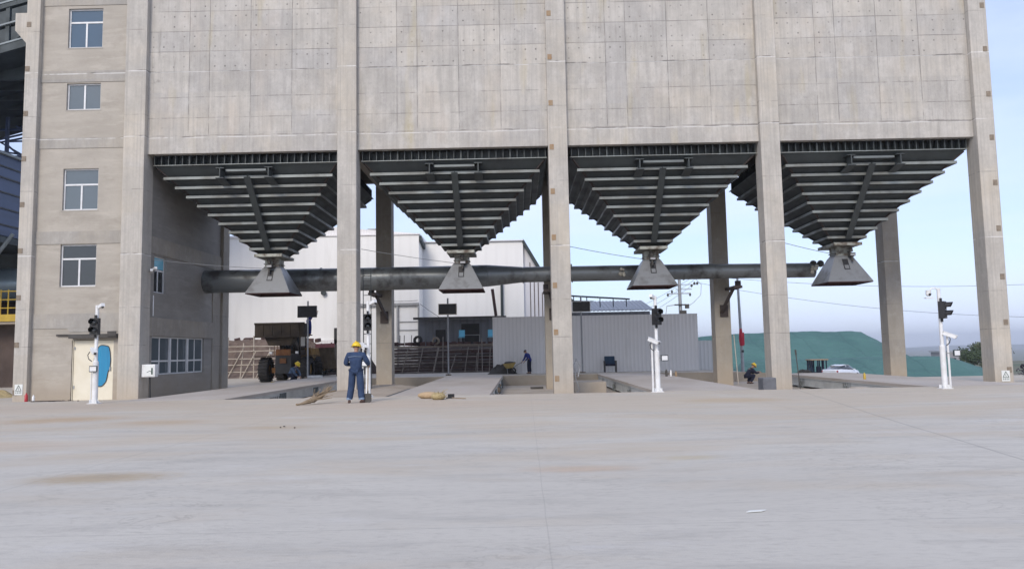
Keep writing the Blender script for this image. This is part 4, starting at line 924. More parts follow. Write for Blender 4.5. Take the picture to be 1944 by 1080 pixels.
# ------------------------------------------------------------------ fences
def fence(x0, x1, y, z0, z1, label, m, n):
    t = root('sheet_fence', label, 'fence', ((x0+x1)/2, y, z0)); MB().box(x0, x1, y-.02, y+.02, z0, z1).build('sheet', m, t)
    for k in range(n+1): x = x0+.1+(x1-x0-.2)*k/n; MB().box(x-.04, x+.04, y+.025, y+.1, z0-.3, z1-.02).build('post', M_pole, t)
    MB().box(x0, x1, y-.03, y+.03, z1+.002, z1+.05).build('cap', m, t)
fence(-1.66, 10.95, 46.6, -.1, 3.42, 'long tall pale grey ribbed sheet fence behind the weighbridges', M_fence, 8)
fence(10.97, 12.6, 46.9, -.2, 1.76, 'short low white sheet fence ending behind a rear column', M_fence2, 2)

# ------------------------------------------------------------------ warehouse and sheds
Wh = root('warehouse', 'large white clad warehouse with stepped roof behind the columns', 'building', (-14, 66, -.3))
MB().box(-26, -8.48, 64, 90, -.5, 11.45).build('wall', M_wh, Wh)
MB().box(-8.475, .45, 66.5, 90, -.5, 11.1).build('wall', M_wh, Wh)
MB().prism([(.455, -.5), (.455, 11.0), (2.2, 8.0), (5.4, 5.0), (5.4, -.5)], 66.9, 89).build('side_wing', M_wh2, Wh)
MB().prism([(.40, 11.22), (.52, 11.22), (2.35, 8.02), (5.6, 5.0), (5.5, 4.85), (2.15, 7.75), (.40, 10.9)], 66.4, 89.5).build('side_roof', M_dsteel, Wh)
MB().box(-26.1, -8.4, 63.9, 90, 11.452, 11.56).build('roof', M_fence, Wh)
MB().prism([(-26.1, 11.565), (-8.4, 11.565), (-17, 12.4)], 64.2, 90).build('roof', M_fence, Wh)
MB().box(-8.39, .5, 66.3, 90, 11.105, 11.18).build('roof', M_fence, Wh)
MB().prism([(64, 11.35), (66.6, 10.9), (66.6, 10.5), (64, 10.95)], -8.47, -8.25, 'x').build('fascia', M_dsteel, Wh)
MB().box(-10.4, -10.25, 63.8, 63.98, -.4, 5.5).box(-8.6, -8.5, 63.8, 63.98, -.4, 5.5).box(-15, -8.5, 63.75, 63.98, 5.4, 5.6).build('gutter', M_pole, Wh)
MB().box(-10.2, -8.62, 63.9, 63.99, 3.3, 3.34).box(-10.2, -8.62, 63.9, 63.99, 4.0, 4.04).build('cladding_joint', M_pole, Wh)
MB().tube([(-1.5, 66.2, 3.6), (-1.5, 66.2, 7.4)], .12, 10).build('chimney_pipe', M_dsteel, Wh)
MB().box(-19.4, -14.9, 63.8, 63.98, -.5, 2.6).build('dado', M_fence, Wh)
MB().box(-15.7, -15.25, 63.8, 63.99, .2, 3.6).build('doorway', M_black, Wh)
MB().box(-12.95, -12.0, 64.3, 65.0, 11.57, 12.1).build('roof_vent', M_pole, Wh)
for x in (-16.6,): MB().tube([(x, 63.7, 6.6), (x, 63.9, 6.6)], .22, 12).build('wall_lamp', M_dsteel, Wh)
for k in range(5): MB().box(1.0+.35*k, 1.06+.35*k, 66.85, 66.89, 3.4+.2*k, 9.2-k*.9).build('rust_streak', M_lip, Wh)
Sd = root('workshop_shed', 'low dark grey lean-to shed with an open doorway behind the rusty stack', 'shed', (-4.4, 54, -.2))
MB().box(-7.3, -1.2, 54.5, 58, -.2, 3.75).build('wall', M_darkshed, Sd)
MB().obox((-4.25, 55.5, 3.92), 6.5, 4.6, .10, 0, .05).box(-7.5, -1.0, 53.2, 53.3, 3.70, 3.86).build('roof', M_dkc, Sd)
MB().box(-6.05, -5.35, 54.44, 54.49, -.2, 3.0).build('window', M_black, Sd)
MB().box(-4.2, -2.9, 54.44, 54.49, -.2, 3.4).box(-2.0, -1.3, 54.44, 54.49, -.2, 2.6).build('doorway', M_black, Sd)
MB().box(-4.25, -2.85, 54.38, 54.43, 2.55, 2.62).box(-4.25, -4.18, 54.38, 54.43, -.2, 2.55).box(-2.92, -2.85, 54.38, 54.43, -.2, 2.55).build('door_frame', M_pole, Sd)
MB().obox((-1.85, 56, 5.0), .22, .22, 2.0, 0, 0, -.12).build('flue', M_rebar, Sd)
Sr = root('roofed_store', 'grey corrugated roof of a store showing above the long fence', 'shed', (6.5, 56, 0))
MB().box(3.0, 9.6, 55.5, 61, -.2, 4.1).build('wall', M_darkshed, Sr); r0 = MB()
for k in range(48):
    x0 = 2.8+7.0*k/48; x1 = x0+7.0/48; h0, h1 = (.05, 0) if k % 2 else (0, .05)
    r0.add([(x0, 54.8, 4.18+h0), (x1, 54.8, 4.18+h1), (x1-.2, 59, 5.1+h1), (x0-.2, 59, 5.1+h0)], [(0, 1, 2, 3)]); r0.add([(x0, 54.8, 4.12+h0), (x1, 54.8, 4.12+h1), (x1, 54.8, 4.18+h1), (x0, 54.8, 4.18+h0)], [(0, 1, 2, 3)])
r0.build('roof', M_roof, Sr)
g = MB().tube([(2.6, 54.5, 5.35), (8.0, 54.5, 4.95)], .06, 8).tube([(2.6, 54.6, 4.95), (5.4, 54.6, 4.85)], .03, 6)
for k in range(6): x = 3.0+k*.95; g.tube([(x, 54.5, 5.3-.07*k), (x, 54.5, 4.4)], .035, 6)
g.build('pipe_rail', M_dsteel, Sr)

# ------------------------------------------------------------------ stacks of formwork and scaffold in front of the shed
St = root('formwork_stack', 'long dark rusty stack of steel formwork with leaning tubes before the dark shed', 'stack', (-5, 51, -.15))
for k in range(9):
    m = MB(); z = -.12+.20*k; x = -8.9
    while x < -1.3:
        L_ = rnd.uniform(.9, 1.9); m.box(x, min(x+L_, -1.1)-.03, 51.5+rnd.uniform(-.08, .08), 52.6, z, z+rnd.uniform(.11, .17)); x += L_
    m.build('panel_layer', M_rebar if k % 3 else M_dkc, St)
m = MB()
for k in range(40): m.tube([(-9.2+rnd.uniform(0, 1), 51.3+rnd.uniform(0, .2), 0+k*.045), (-1+rnd.uniform(-1, .3), 51.3+rnd.uniform(0, .2), .0+k*.045+rnd.uniform(-.05, .05))], .016, 4)
m.build('steel_bars', weathered('pale_bar', (.17, .14, .13), (.10, .07, .065), 3, .8), St)
for x0, dx, hh in ((-8.0, .45, 1.75), (-6.9, .35, 1.75), (-5.9, .38, 1.8), (-5.2, .0, 2.4), (-4.75, .4, 1.2), (-3.75, .25, 1.7), (-2.9, .12, 1.9), (-2.55, -.03, 2.3), (-2.1, .1, 1.7), (-1.2, .22, 1.65), (-5.85, .38, 1.75), (-3.0, .1, 1.3)):
    MB().tube([(x0, 50.9, -.1), (x0+dx, 51.25, hh)], .03, 6).build('leaning_tube', M_tube, St)
for z in (.6, 1.0, 1.35): MB().tube([(-8.8, 51.2, z+.1), (-1.4, 51.2, z+rnd.uniform(0, .25))], .025, 6).build('cross_tube', M_tube, St)
MB().box(-8.9, -4.9, 51.45, 52.8, 1.70, 1.82).box(-4.88, -1.2, 51.5, 52.9, 1.72, 1.92).build('top_boards', M_rust2, St)
m = MB()
for k in range(30): x = rnd.uniform(-8.8, -1.4); m.obox((x, 51.9+rnd.uniform(-.3, .5), 1.98), rnd.uniform(.15, .6), .3, rnd.uniform(.05, .28), rnd.uniform(0, 3))
m.build('odds_and_ends', [M_rebar], St)
for x in (-8.3, -8.0, -7.5, -6.0, -1.6): MB().tube([(x, 52.2, 1.8), (x+.03, 52.2, 2.6)], .03, 5).build('upright_tube', M_tube, St)
def plastic_chair(x, y, z, label, m, m2):
    t = root('chair', label, 'chair', (x, y, z), 'blue chairs by the shed')
    MB().box(x-.22, x+.22, y-.22, y+.2, z+.42, z+.46).build('seat', m, t); MB().obox((x+.02, y+.2, z+.72), .40, .03, .46, 0, -.15).build('backrest', m, t)
    for a in (-.19, .19):
        for b in (-.18, .18): MB().tube([(x+a, y+b, z), (x+a, y+b, z+.42)], .016, 6).build('leg', m2, t)
plastic_chair(-7.55+4.0-.45, 51.9, 1.93, 'left one of two light blue chairs on top of the rusty stack', M_cyan, M_dkc)
plastic_chair(-7.55+5.55, 51.9, 1.93, 'right one of two light blue chairs on top of the rusty stack', M_cyan, M_dkc)
tyre(MB(), 0, 0, 0, .32, .2, 16).xf(Matrix.Translation((-7.0, 51.8, 2.15)) @ Matrix.Rotation(1.3, 4, 'Z')); o = tyre(MB(), 0, 0, 0, .32, .2, 16).xf(Matrix.Translation((-7.0, 51.9, 2.22)) @ Matrix.Rotation(1.3, 4, 'Z')); solo(o, 'old_tyre', M_rubber, 'old tyre standing on the left end of the rusty stack', 'tyre')
o = tyre(MB(), 0, 0, 0, .27, .16, 16).xf(Matrix.Translation((-5.75, 51.8, 2.16)) @ Matrix.Rotation(1.5, 4, 'Z')); solo(o, 'hose_coil', M_rust2, 'brown hose coil standing on the middle of the rusty stack', 'hose')
# armchair by the fence
A = root('armchair', 'dark blue office armchair standing alone before the long grey fence', 'chair', (5.42, 45.8, 0))
MB().box(5.12, 5.72, 45.55, 46.05, .38, .50).build('seat', M_navy, A, .02); MB().obox((5.42, 46.08, .72), .62, .08, .48, 0, -.1).build('backrest', weathered('chair_fabric', (.04, .08, .14), None, 4, .9), A, .02)
for s in (-1, 1): MB().box(5.42+s*.34-.03, 5.42+s*.34+.03, 45.5, 46.1, .62, .68).box(5.42+s*.34-.025, 5.42+s*.34+.025, 45.5, 45.56, 0, .62).box(5.42+s*.34-.025, 5.42+s*.34+.025, 46.03, 46.09, 0, .62).build('arm_frame', M_dkc, A)
# left rack
Sk = root('scaffold_rack', 'lattice of pale scaffold tubes leaning on rubble left of the loader', 'rack', (-19.5, 56, -.3))
for x in (-23.5, -22.6, -21.6, -20.6, -19.6, -18.6, -17.6, -16.6): MB().tube([(x, 55.6, -.4), (x+rnd.uniform(-.15, .15), 55.9, 2.2+rnd.uniform(0, .7))], .045, 6).build('upright', M_ltube, Sk)
for z in (.2, .7, 1.2, 1.7, 2.1): MB().tube([(-24, 55.6, z), (-16, 55.7, z+rnd.uniform(-.1, .1))], .04, 6).build('rail', M_ltube, Sk)
for k in range(7): x = -23.6+k*1.05; MB().tube([(x, 55.4, -.3), (x+1.0, 55.6, 1.7)], .04, 6).build('brace', M_ltube, Sk)
heap('rubble_heap', 'long brownish rubble heap behind the scaffold tubes', 'rubble heap', -20, 58.4, -.3, 9.0, 2.8, 2.5, M_sandbag, 9, 40)
heap('dark_heap', 'dark heap of gravel behind the dump cart', 'gravel heap', -12.2, 53, -.1, 2.9, 1.8, 2.0, M_earth, 12, 16)
o = MB()
for k in range(60):
    x = -24+rnd.uniform(0, 9); o.obox((x, 59.8+rnd.uniform(-.5, .5), 1.2+rnd.uniform(0, 1.6)), rnd.uniform(.2, .9), .4, rnd.uniform(.15, .4), rnd.uniform(0, 3), rnd.uniform(-.3, .3))
solo(o, 'scrap_pile', M_rebar, 'pile of dark jumbled scrap along the foot of the warehouse', 'scrap')

# ------------------------------------------------------------------ right side: mounds, vehicles, poles
def mound(label, pts, y0, y1, zb, seed):
    """netted stockpile: ridge profile pts (x, z top) swept in depth with sloping faces"""
    r2 = random.Random(seed); mb = MB(); n = 60; m_ = 14; x0, x1 = pts[0][0], pts[-1][0]; vs = []
    def prof(x):
        for (a, za), (b, zb_) in zip(pts, pts[1:]):
            if a <= x <= b: return za+(zb_-za)*(x-a)/(b-a)
        return zb
    for j in range(m_+1):
        v = j/m_; k = min(1, v*2.4, (1-v)*4) 
        for i in range(n+1):
            x = x0+(x1-x0)*i/n; h = prof(x)-zb
            vs.append((x, y0+(y1-y0)*v, zb+h*k+.06*r2.uniform(-1, 1)*h*.18))
    mb.add(vs, [(j*(n+1)+i, j*(n+1)+i+1, (j+1)*(n+1)+i+1, (j+1)*(n+1)+i) for j in range(m_) for i in range(n)], True)
    return solo(mb, 'netted_stockpile', M_net, label, 'stockpile')
mound('tall stockpile under green netting behind the white car', [(17, -2.6), (22, 2.6), (30, 3.15), (33, 3.2), (38, 3.35), (47.5, 3.2), (50.5, 1.6), (54.5, -.8), (58, -2.6)], 92, 125, -2.8, 3)
mound('lower netted green stockpile reaching to the rightmost column', [(24, -2.6), (27, -.3), (40, -.15), (48.5, -.15), (51, -1.0), (56.5, -3.0)], 79, 97, -3.0, 5)
# white car
def car():
    x, y = 32.2, 76.5; z = gz(33, 76)+.0
    t = root('white_car', 'white sedan seen from its rear quarter in front of the green stockpile', 'car', (x, y, z))
    X = Matrix.Translation((x, y, z)) @ Matrix.Rotation(R(38), 4, 'Z')
    def b(mb, n, m, par=t): mb.xf(X); return mb.build(n, m, par)
    def loft(secs):
        mb = MB(); vs = []
        for (xx, hb, ht, z0, zm, z1) in secs: vs += [(xx, -hb, z0), (xx, -hb*1.02, zm), (xx, -ht, z1), (xx, ht, z1), (xx, hb*1.02, zm), (xx, hb, z0)]
        n = len(secs); mb.add(vs, [(i*6+k, i*6+(k+1) % 6, (i+1)*6+(k+1) % 6, (i+1)*6+k) for i in range(n-1) for k in range(6)], True); mb.add(vs[:6], [tuple(range(6))]); mb.add(vs[-6:], [tuple(range(6))[::-1]]); return mb
    body = b(loft([(-2.25, .72, .70, .35, .6, .95), (-2.15, .84, .78, .25, .62, 1.04), (-1.4, .88, .80, .22, .65, 1.06), (0, .88, .80, .2, .65, .98), (1.2, .87, .78, .22, .65, .96), (1.9, .82, .70, .24, .6, .84), (2.25, .65, .55, .32, .55, .70)]), 'body', M_carp)
    b(loft([(-1.75, .70, .66, 1.02, 1.04, 1.06), (-1.0, .74, .58, 1.0, 1.1, 1.38), (-.3, .75, .58, .98, 1.1, 1.46), (.4, .75, .58, .96, 1.1, 1.42), (1.25, .72, .68, .94, .95, .97)]), 'cabin_glass', M_glassd)
    b(loft([(-1.05, .60, .50, 1.36, 1.38, 1.40), (-.3, .61, .5, 1.44, 1.46, 1.49), (.45, .60, .5, 1.39, 1.42, 1.44)]), 'roof', M_carp)
    for s in (-1, 1):
        b(MB().obox((-2.16, s*.66, .86), .14, .34, .15), 'tail_light', M_red); b(MB().bar((-.35, s*.74, 1.0), (-.35, s*.61, 1.42), .06, .05), 'door_pillar', M_carp)
        b(MB().obox((.75, s*.92, 1.0), .12, .18, .12), 'mirror', M_carp)
        for xx in (-1.4, 1.4):
            wm = MB(); tyre(wm, 0, 0, 0, .32, .2, 18); wm.xf(Matrix.Translation((xx, s*.80, .32)) @ Matrix.Rotation(math.pi/2, 4, 'Z')); wo = b(wm, 'wheel', M_rubber)
            b(MB().tube([(xx, s*.89, .32), (xx, s*.915, .32)], .2, 14), 'rim', M_pole, wo)
    b(MB().box(-2.29, -2.25, -.25, .25, .62, .74), 'number_plate', M_white)
car()
# tractor behind the car
def tractor():
    x, y = 31.3, 80.5; z = gz(31, 80)+.7
    t = root('small_loader', 'small machine with glazed cab and tan roof left of the white car', 'loader', (x, y, z-.7))
    c = MB(); 
    for a in (-.75, -.1, .5, .8):
        for b in (-.55, .55): c.box(x+a-.05, x+a+.05, y+b-.05, y+b+.05, z+.1, z+1.35)
    c.box(x-.8, x+.85, y-.6, y+.6, z-.2, z+.12).box(x+.0, x+.4, y-.2, y+.2, z+.12, z+.7); cabn = c.build('cab', M_navy, t)
    MB().box(x-.72, x-.1, y+.54, y+.56, z+.14, z+1.32).build('rear_glass', M_glassb, cabn)
    MB().box(x-.9, x+1.0, y-.7, y+.7, z+1.352, z+1.47).build('roof', M_wood, t, .02)
    MB().box(x-1.6, x+2.2, y-.5, y+.5, z-.5, z-.205).build('chassis', M_loady, t)
    MB().box(x-2.5, x-.85, y-.45, y+.45, z-.2, z+.0).build('bonnet', M_loady, t)
    MB().obox((x-1.05, y-.8, z+.75), .06, .15, .35).build('mirror', M_black, t)
    for xx in (-1.3, 1.5):
        for s in (-.6, .6):
            wm = tyre(MB(), 0, 0, 0, .55, .35, 16).xf(Matrix.Translation((x+xx, y+s, z-.15)) @ Matrix.Rotation(math.pi/2, 4, 'Z')); wm.build('wheel', M_rubber, t)
tractor()
# low timber barrier
BY = 60; bz = gz(24, BY)
Br = root('timber_barrier', 'low pale rail barrier with slanted props between column and white car', 'barrier', (24.0, BY, bz))
for k in range(3): x = 22.7+k*1.05; MB().bar((x, BY-.05, bz+.50), (x+.45, BY-.4, bz-.05), .09, .09).build('prop', M_wood, Br)
MB().bar((21.6, BY, bz+.52), (25.9, BY, bz+.48), .08, .07).build('rail', M_wood, Br); MB().box(21.7, 25.85, BY+.1, BY+.16, bz-.15, bz+.40).build('board', weathered('tan_board', (.24, .19, .14), None, 2, .9), Br)
# lamp pole with red banner
Lp = root('banner_pole', 'tapering grey pole with a red banner and black band', 'pole', (16.95, 58, -1.0))
MB().tube([(16.95, 58, -1.05), (16.9, 58, 3), (16.82, 58, 7.2)], [.13, .11, .08], 12).build('pole', M_pole, Lp)
MB().tube([(16.94, 57.99, 1.45), (16.92, 57.99, 2.0), (16.9, 57.98, 2.75)], [.15, .18, .10], 10).box(16.95, 17.13, 57.9, 57.95, 1.5, 2.45).build('banner', M_cloth_r, Lp)
MB().tube([(16.95, 58, .95), (16.95, 58, 1.12)], .135, 12).build('band', M_black, Lp)
# utility pole
Up = root('utility_pole', 'concrete utility pole with crossarms, insulators and switchgear above the fence', 'utility pole', (17.1, 80, -2))
MB().tube([(17.1, 80, -2.2), (17.05, 80, 9.3)], [.24, .16], 10).build('pole', M_pole, Up)
MB().box(15.7, 18.2, 79.8, 79.9, 7.05, 7.15).build('crossarm', M_pole, Up); MB().box(16.6, 18.3, 79.8, 79.9, 7.5, 7.58).box(16.8, 19.0, 79.8, 79.9, 8.0, 8.07).box(16.5, 19.0, 79.8, 79.9, 8.75, 8.82).build('crossarm', M_pole, Up)
for x, z in ((15.75, 6.95), (18.1, 6.95), (16.2, 7.3), (18.6, 8.15), (18.9, 8.15), (18.3, 7.9), (18.5, 8.9), (18.9, 8.95), (17.9, 8.8)):
    MB().ball((x, 79.8, z), .13).tube([(x, 79.8, z-.16), (x, 79.8, z+.16)], .05, 6).build('insulator', M_dkc, Up)
MB().box(16.95, 17.6, 79.5, 79.9, 4.9, 5.3).tube([(16.4, 79.7, 5.9), (17.6, 79.7, 5.9)], .08, 6).box(17.5, 17.9, 79.5, 79.8, 5.5, 5.95).build('switchgear', M_dkc, Up)
MB().tube([(18.6, 79.7, 8.7), (19.3, 79.7, 8.0), (19.2, 79.7, 6.9), (18.4, 79.7, 6.1), (17.9, 79.7, 5.8)], .03, 5).tube([(16.6, 79.7, 5.9), (15.6, 79.7, 5.8), (15.4, 79.7, 4.6)], .05, 5).build('drop_cable', M_pole, Up)
def wire(a, b, sag, r, label, m=M_wire, n=18):
    a, b = Vector(a), Vector(b); pts = [a.lerp(b, k/n)-Vector((0, 0, sag*4*(k/n)*(1-k/n))) for k in range(n+1)]
    xs = MB().tube(pts, r, 5); o = solo(xs, 'cable', m, label, 'cable'); return o
wire((-15.1, 30.9, 5.42), (-11.3, 33.9, 5.3), .05, .012, 'thin pale cable from the stair tower wall to the leftmost hood', M_pole)
wire((-6.5, 31, 5.7), (-2.9, 34.0, 5.4), .03, .012, 'thin pale cable from the second column to the second hood', M_pole)
wire((2.08, 31, 5.65), (5.7, 34.0, 5.4), .03, .012, 'thin dark cable from the middle column to the third hood')
wire((10.68, 31, 5.7), (14.3, 34.0, 5.45), .03, .012, 'thin dark cable from the fourth column to the rightmost hood')
wire((18.9, 79.7, 8.2), (60, 75, 3.6), 1.2, .018, 'long overhead wire, the lower of two sagging to the right edge')
wire((18.9, 79.7, 9.0), (60, 75, 7.4), 1.0, .018, 'long overhead wire, the upper of two sagging to the right edge')
for k in range(3): wire((18.6, 79.7, 8.9-.4*k), (12, 100, 5.2-1.0*k), .3, .02, 'overhead wire %s slanting down left from the utility pole' % ('highest', 'middle', 'lowest')[k] if False else ('highest thin wire slanting down left from the utility pole', 'middle thin wire slanting down left from the utility pole', 'lowest thin wire slanting down left from the utility pole')[k], M_pole)
wire((-8.4, 63.8, 5.5), (-3.2, 54.3, 2.6), .2, .02, 'dark cable slanting from the warehouse corner down to the shed')
wire((-8.6, 63.8, 5.8), (-12.3, 63.6, 5.9), .1, .02, 'short cable along the white warehouse gutter')

# ------------------------------------------------------------------ trees and far buildings
def tree(x, y, h, r, label, m, seed, n=900, name='tree', zb=None):
    r2 = random.Random(seed); z = gz(x, y) if zb is None else zb
    t = root(name, label, 'tree', (x, y, z), 'trees beyond the stockpile')
    tr = MB().tube([(x, y, z-.2), (x+.1, y, z+h*.35), (x+.05, y, z+h*.7)], [h*.03, h*.022, h*.01], 7)
    for k in range(7):
        a = k*2.4; zz = z+h*(.3+.06*k); tr.tube([(x+.06, y, zz), (x+math.cos(a)*r*.55, y+math.sin(a)*r*.55, zz+h*.18)], [h*.012, h*.004], 5)
    tr.build('trunk', M_bark, t)
    c = MB(); cl = [(x+r2.uniform(-.75, .75)*r, y+r2.uniform(-.75, .75)*r, z+h*r2.uniform(.35, .92), r*r2.uniform(.25, .5)) for _ in range(13)]
    for k in range(n):
        cx, cy, cz, cr_ = r2.choice(cl); d = Vector((r2.gauss(0, 1), r2.gauss(0, 1), r2.gauss(0, .8))).normalized()*cr_*r2.uniform(.55, 1.1)
        p = Vector((cx, cy, cz))+d; s = r*.07*r2.uniform(.7, 1.5); u = Vector((r2.uniform(-1, 1), r2.uniform(-1, 1), r2.uniform(-1, 1))).normalized(); v = u.cross(Vector((r2.uniform(-1, 1), r2.uniform(-1, 1), r2.uniform(-1, 1)))).normalized()
        c.add([p-u*s, p+v*s*.6, p+u*s, p-v*s*.6], [(0, 1, 2, 3)])
    c.build('crown', m, t); return t
TB = [(61.5, 100, 2.0, 1.2, M_leaf2, 'pale low bush tallest beside the rightmost signal post'), (70.5, 114, 2.7, 2.6, M_leaf, 'dark bushy tree tight against the rightmost column'), (66.5, 112, 2.1, 1.8, M_leaf, 'dark low bush behind the sloping right end of the netting'),
      (82, 135, 3.9, 2.6, M_leaf2, 'tallest pale tree right behind the rightmost column'), (86, 142, 3.2, 2.6, M_leaf, 'leafy tree beside the far apartment block'), (75.5, 128, 2.6, 2.2, M_leaf, 'dark shrub in front of the far apartment block')]
for i, (x, y, h, r, m, lb) in enumerate(TB): tree(x, y, h, r, lb, m, 20+i, 900)
Ap = root('apartment_block', 'small far grey apartment block among the trees at right', 'building', (172, 285, -16))
MB().box(160, 178, 285, 297, -22, -2.2).build('wall', M_apart, Ap); MB().box(159.5, 178.5, 284.5, 297.5, -2.19, -1.6).build('roof', M_roof, Ap)
for i in range(5):
    for j in range(6): MB().box(161.2+2.9*j, 162.8+2.9*j, 284.9, 284.98, -6.0-2.9*i, -4.3-2.9*i).build('window', M_glassd, Ap)
Fb = root('far_sheds', 'long low pale shed in the distance right of the trees', 'building', (215, 300, -18))
MB().box(195, 235, 300, 320, -24, -9).build('wall', M_apart, Fb); MB().prism([(194.5, -8.99), (235.5, -8.99), (215, -6)], 299.5, 320.5).build('roof', M_bluecl, Fb)
tree(20.72, 30.9, .95, .42, 'dark purple leafy bush at the right edge beside the rightmost column', weathered('purple_leaves', (.03, .012, .05), (.012, .012, .025), 2, .8, obj=False), 77, 700, 'bush')

# ------------------------------------------------------------------ left edge: conveyor gallery, clad gallery, platform
G = root('inclined_gallery', 'dark steel inclined conveyor gallery high at the left edge', 'conveyor', (-34, 46, 7))
def inc(x, z): return z+.27*(x+31)
for z0, hh, m in ((20.75, .55, M_dsteel), (22.2, .10, M_dsteel), (23.5, .35, M_dsteel)):
    MB().bar((-46, 45, inc(-46, z0)), (-26, 45, inc(-26, z0)), .3, hh).build('chord', m, G); MB().bar((-46, 44.83, inc(-46, z0)+hh/2), (-26, 44.83, inc(-26, z0)+hh/2), .04, .10).build('chord_edge', M_lsteel, G)
for x in (-37, -34.2, -31.4, -28.8): MB().box(x-.12, x+.12, 44.9, 45.1, inc(x, 20.9), inc(x, 23.5)).build('web_post', M_dsteel, G)
for x in (-34.2, -31.4): MB().bar((x, 45, inc(x, 20.9)), (x+1.3, 45, inc(x, 22.0)), .12, .12).build('web_brace', M_dsteel, G)
MB().add([(-46, 45.2, inc(-46, 20.5)), (-26, 45.2, inc(-26, 20.5)), (-26, 56, inc(-26, 20.5)), (-46, 56, inc(-46, 20.5))], [(0, 1, 2, 3)]).add([(-46, 48, inc(-46, 20)), (-26, 48, inc(-26, 20)), (-26, 48, 27), (-46, 48, 27)], [(0, 1, 2, 3)]).build('deck_plate', M_dsteel, G)
for k in range(5): MB().box(-46, -26, 47+1.6*k, 47.25+1.6*k, 19.4-.1*k, 20.8-.1*k).build('cross_girder', M_dsteel, G)
MB().box(-52, -29, 62, 63, 21.3, 28).box(-46, -29, 56, 56.3, 19.6, 26).build('dark_cladding', M_dsteel, G)
for x in (-33.2, -30.6): MB().box(x-.2, x+.2, 52, 52.4, -.3, 19).build('support_leg', M_dsteel, G)
Tr = root('lattice_truss', 'tangle of thin blue lattice truss members seen against the sky at the left edge', 'truss', (-36, 54, 13))
r3 = random.Random(5)
for k in range(34):
    a = (-42+r3.uniform(0, 8), 52+r3.uniform(0, 6), 13+r3.uniform(-1, 7)); b_ = (-34+r3.uniform(-1, 5), 52+r3.uniform(0, 6), 13+r3.uniform(-1, 7)); MB().bar(a, b_, .09, .12).build('member', M_bluecl, Tr)
for k in range(6): x = -40+1.6*k; MB().box(x-.1, x+.1, 53, 53.2, 13, 20).build('member', M_bluecl, Tr)
for z in (14.2, 16.0, 18.0): MB().box(-44, -30, 53.3, 53.45, z, z+.15).build('member', M_bluecl, Tr)
Gb = root('clad_gallery', 'blue grey clad gallery with dark horizontal joints at the left edge', 'building', (-34, 48, 0))
MB().box(-40, -31.5, 40, 66, 9.0, 13.95).build('cladding', M_bluecl, Gb)
for z in (9.6, 10.6, 11.6, 12.5, 13.2): MB().box(-31.499, -31.44, 40, 66, z, z+.09).build('joint', M_black, Gb)
MB().box(-31.6, -31.3, 40, 66, 13.96, 14.1).build('eave', M_lsteel, Gb)
MB().box(-40, -31.5, 40, 66, 8.55, 8.95).build('underside', M_dsteel, Gb); MB().bar((-33.4, 45, 5.2), (-30.6, 45, 9), .15, .15).build('strut', M_lsteel, Gb)
MB().box(-40, -33.3, 50, 60, 6.3, 8.5).build('machine_room', M_dsteel, Gb)
Tk = root('steel_tank', 'blue grey horizontal tank behind the yellow railing', 'tank', (-34, 48, 5.2))
MB().tube([(-40, 49, 6.3), (-29.5, 49, 6.3)], 1.1, 24).build('shell', M_tank, Tk)
MB().box(-39, -38.6, 48, 50, 4.1, 5.3).box(-32, -31.6, 48, 50, 4.1, 5.3).build('saddle', M_dsteel, Tk)
Pf = root('raised_platform', 'raised concrete platform with yellow railing at the left edge', 'platform', (-34, 45, 0))
MB().box(-40, -29, 44.8, 52, 3.55, 4.0).build('slab', M_pit, Pf); MB().box(-40, -29, 44.7, 44.78, 3.7, 4.12).build('kick_plate', M_yrail, Pf)
for z in (4.5, 5.0, 5.5): MB().tube([(-40, 44.75, z), (-29.2, 44.75, z)], .035, 6).build('rail', M_yrail, Pf)
for x in (-39, -37, -35, -33, -31, -30.55): MB().tube([(x, 44.75, 4), (x, 44.75, 5.6)], .04, 6).build('rail_post', M_yrail, Pf)
MB().box(-40, -29, 51.2, 51.6, 4.01, 5.5).build('rear_bund', M_earth, Pf)
MB().box(-40, -29, 46, 46.4, -.3, 3.54).build('earth_wall', M_earth, Pf)
heap('sand_heap', 'small yellowish sand heap at the left edge beside the leftmost column', 'sand heap', -23.6, 33.5, -.25, 1.6, .9, .35, M_straw, 30)

# ------------------------------------------------------------------ air
hz = box(-3600, 3600, -400, 5100, -60, 60); hm_ = bpy.data.materials.new('haze_air'); hm_.use_nodes = True; ht = hm_.node_tree; ht.nodes.clear()
ho = ht.nodes.new('ShaderNodeOutputMaterial'); hv = ht.nodes.new('ShaderNodeVolumePrincipled'); hv.inputs['Density'].default_value = 3.2e-4; hv.inputs['Color'].default_value = (.86, .90, .97, 1); hv.inputs['Anisotropy'].default_value = .2
ht.links.new(hv.outputs[0], ho.inputs['Volume']); hzo = hz.build('haze', hm_); hzo['kind'] = 'stuff'
# ------------------------------------------------------------------ small things
# ladder behind the second column
La = root('ladder', 'thin steel ladder leaning beside the second column', 'ladder', (-6.3, 31.3, PZ))
for x in (-6.42, -6.1): MB().tube([(x, 31.1, PZ), (x-.03, 31.1, 4.9)], .018, 6).build('stile', M_steel2, La)
for k in range(13): MB().tube([(-6.42, 31.1, PZ+.35+k*.4), (-6.1, 31.1, PZ+.35+k*.4)], .014, 5).build('rung', M_steel2, La)
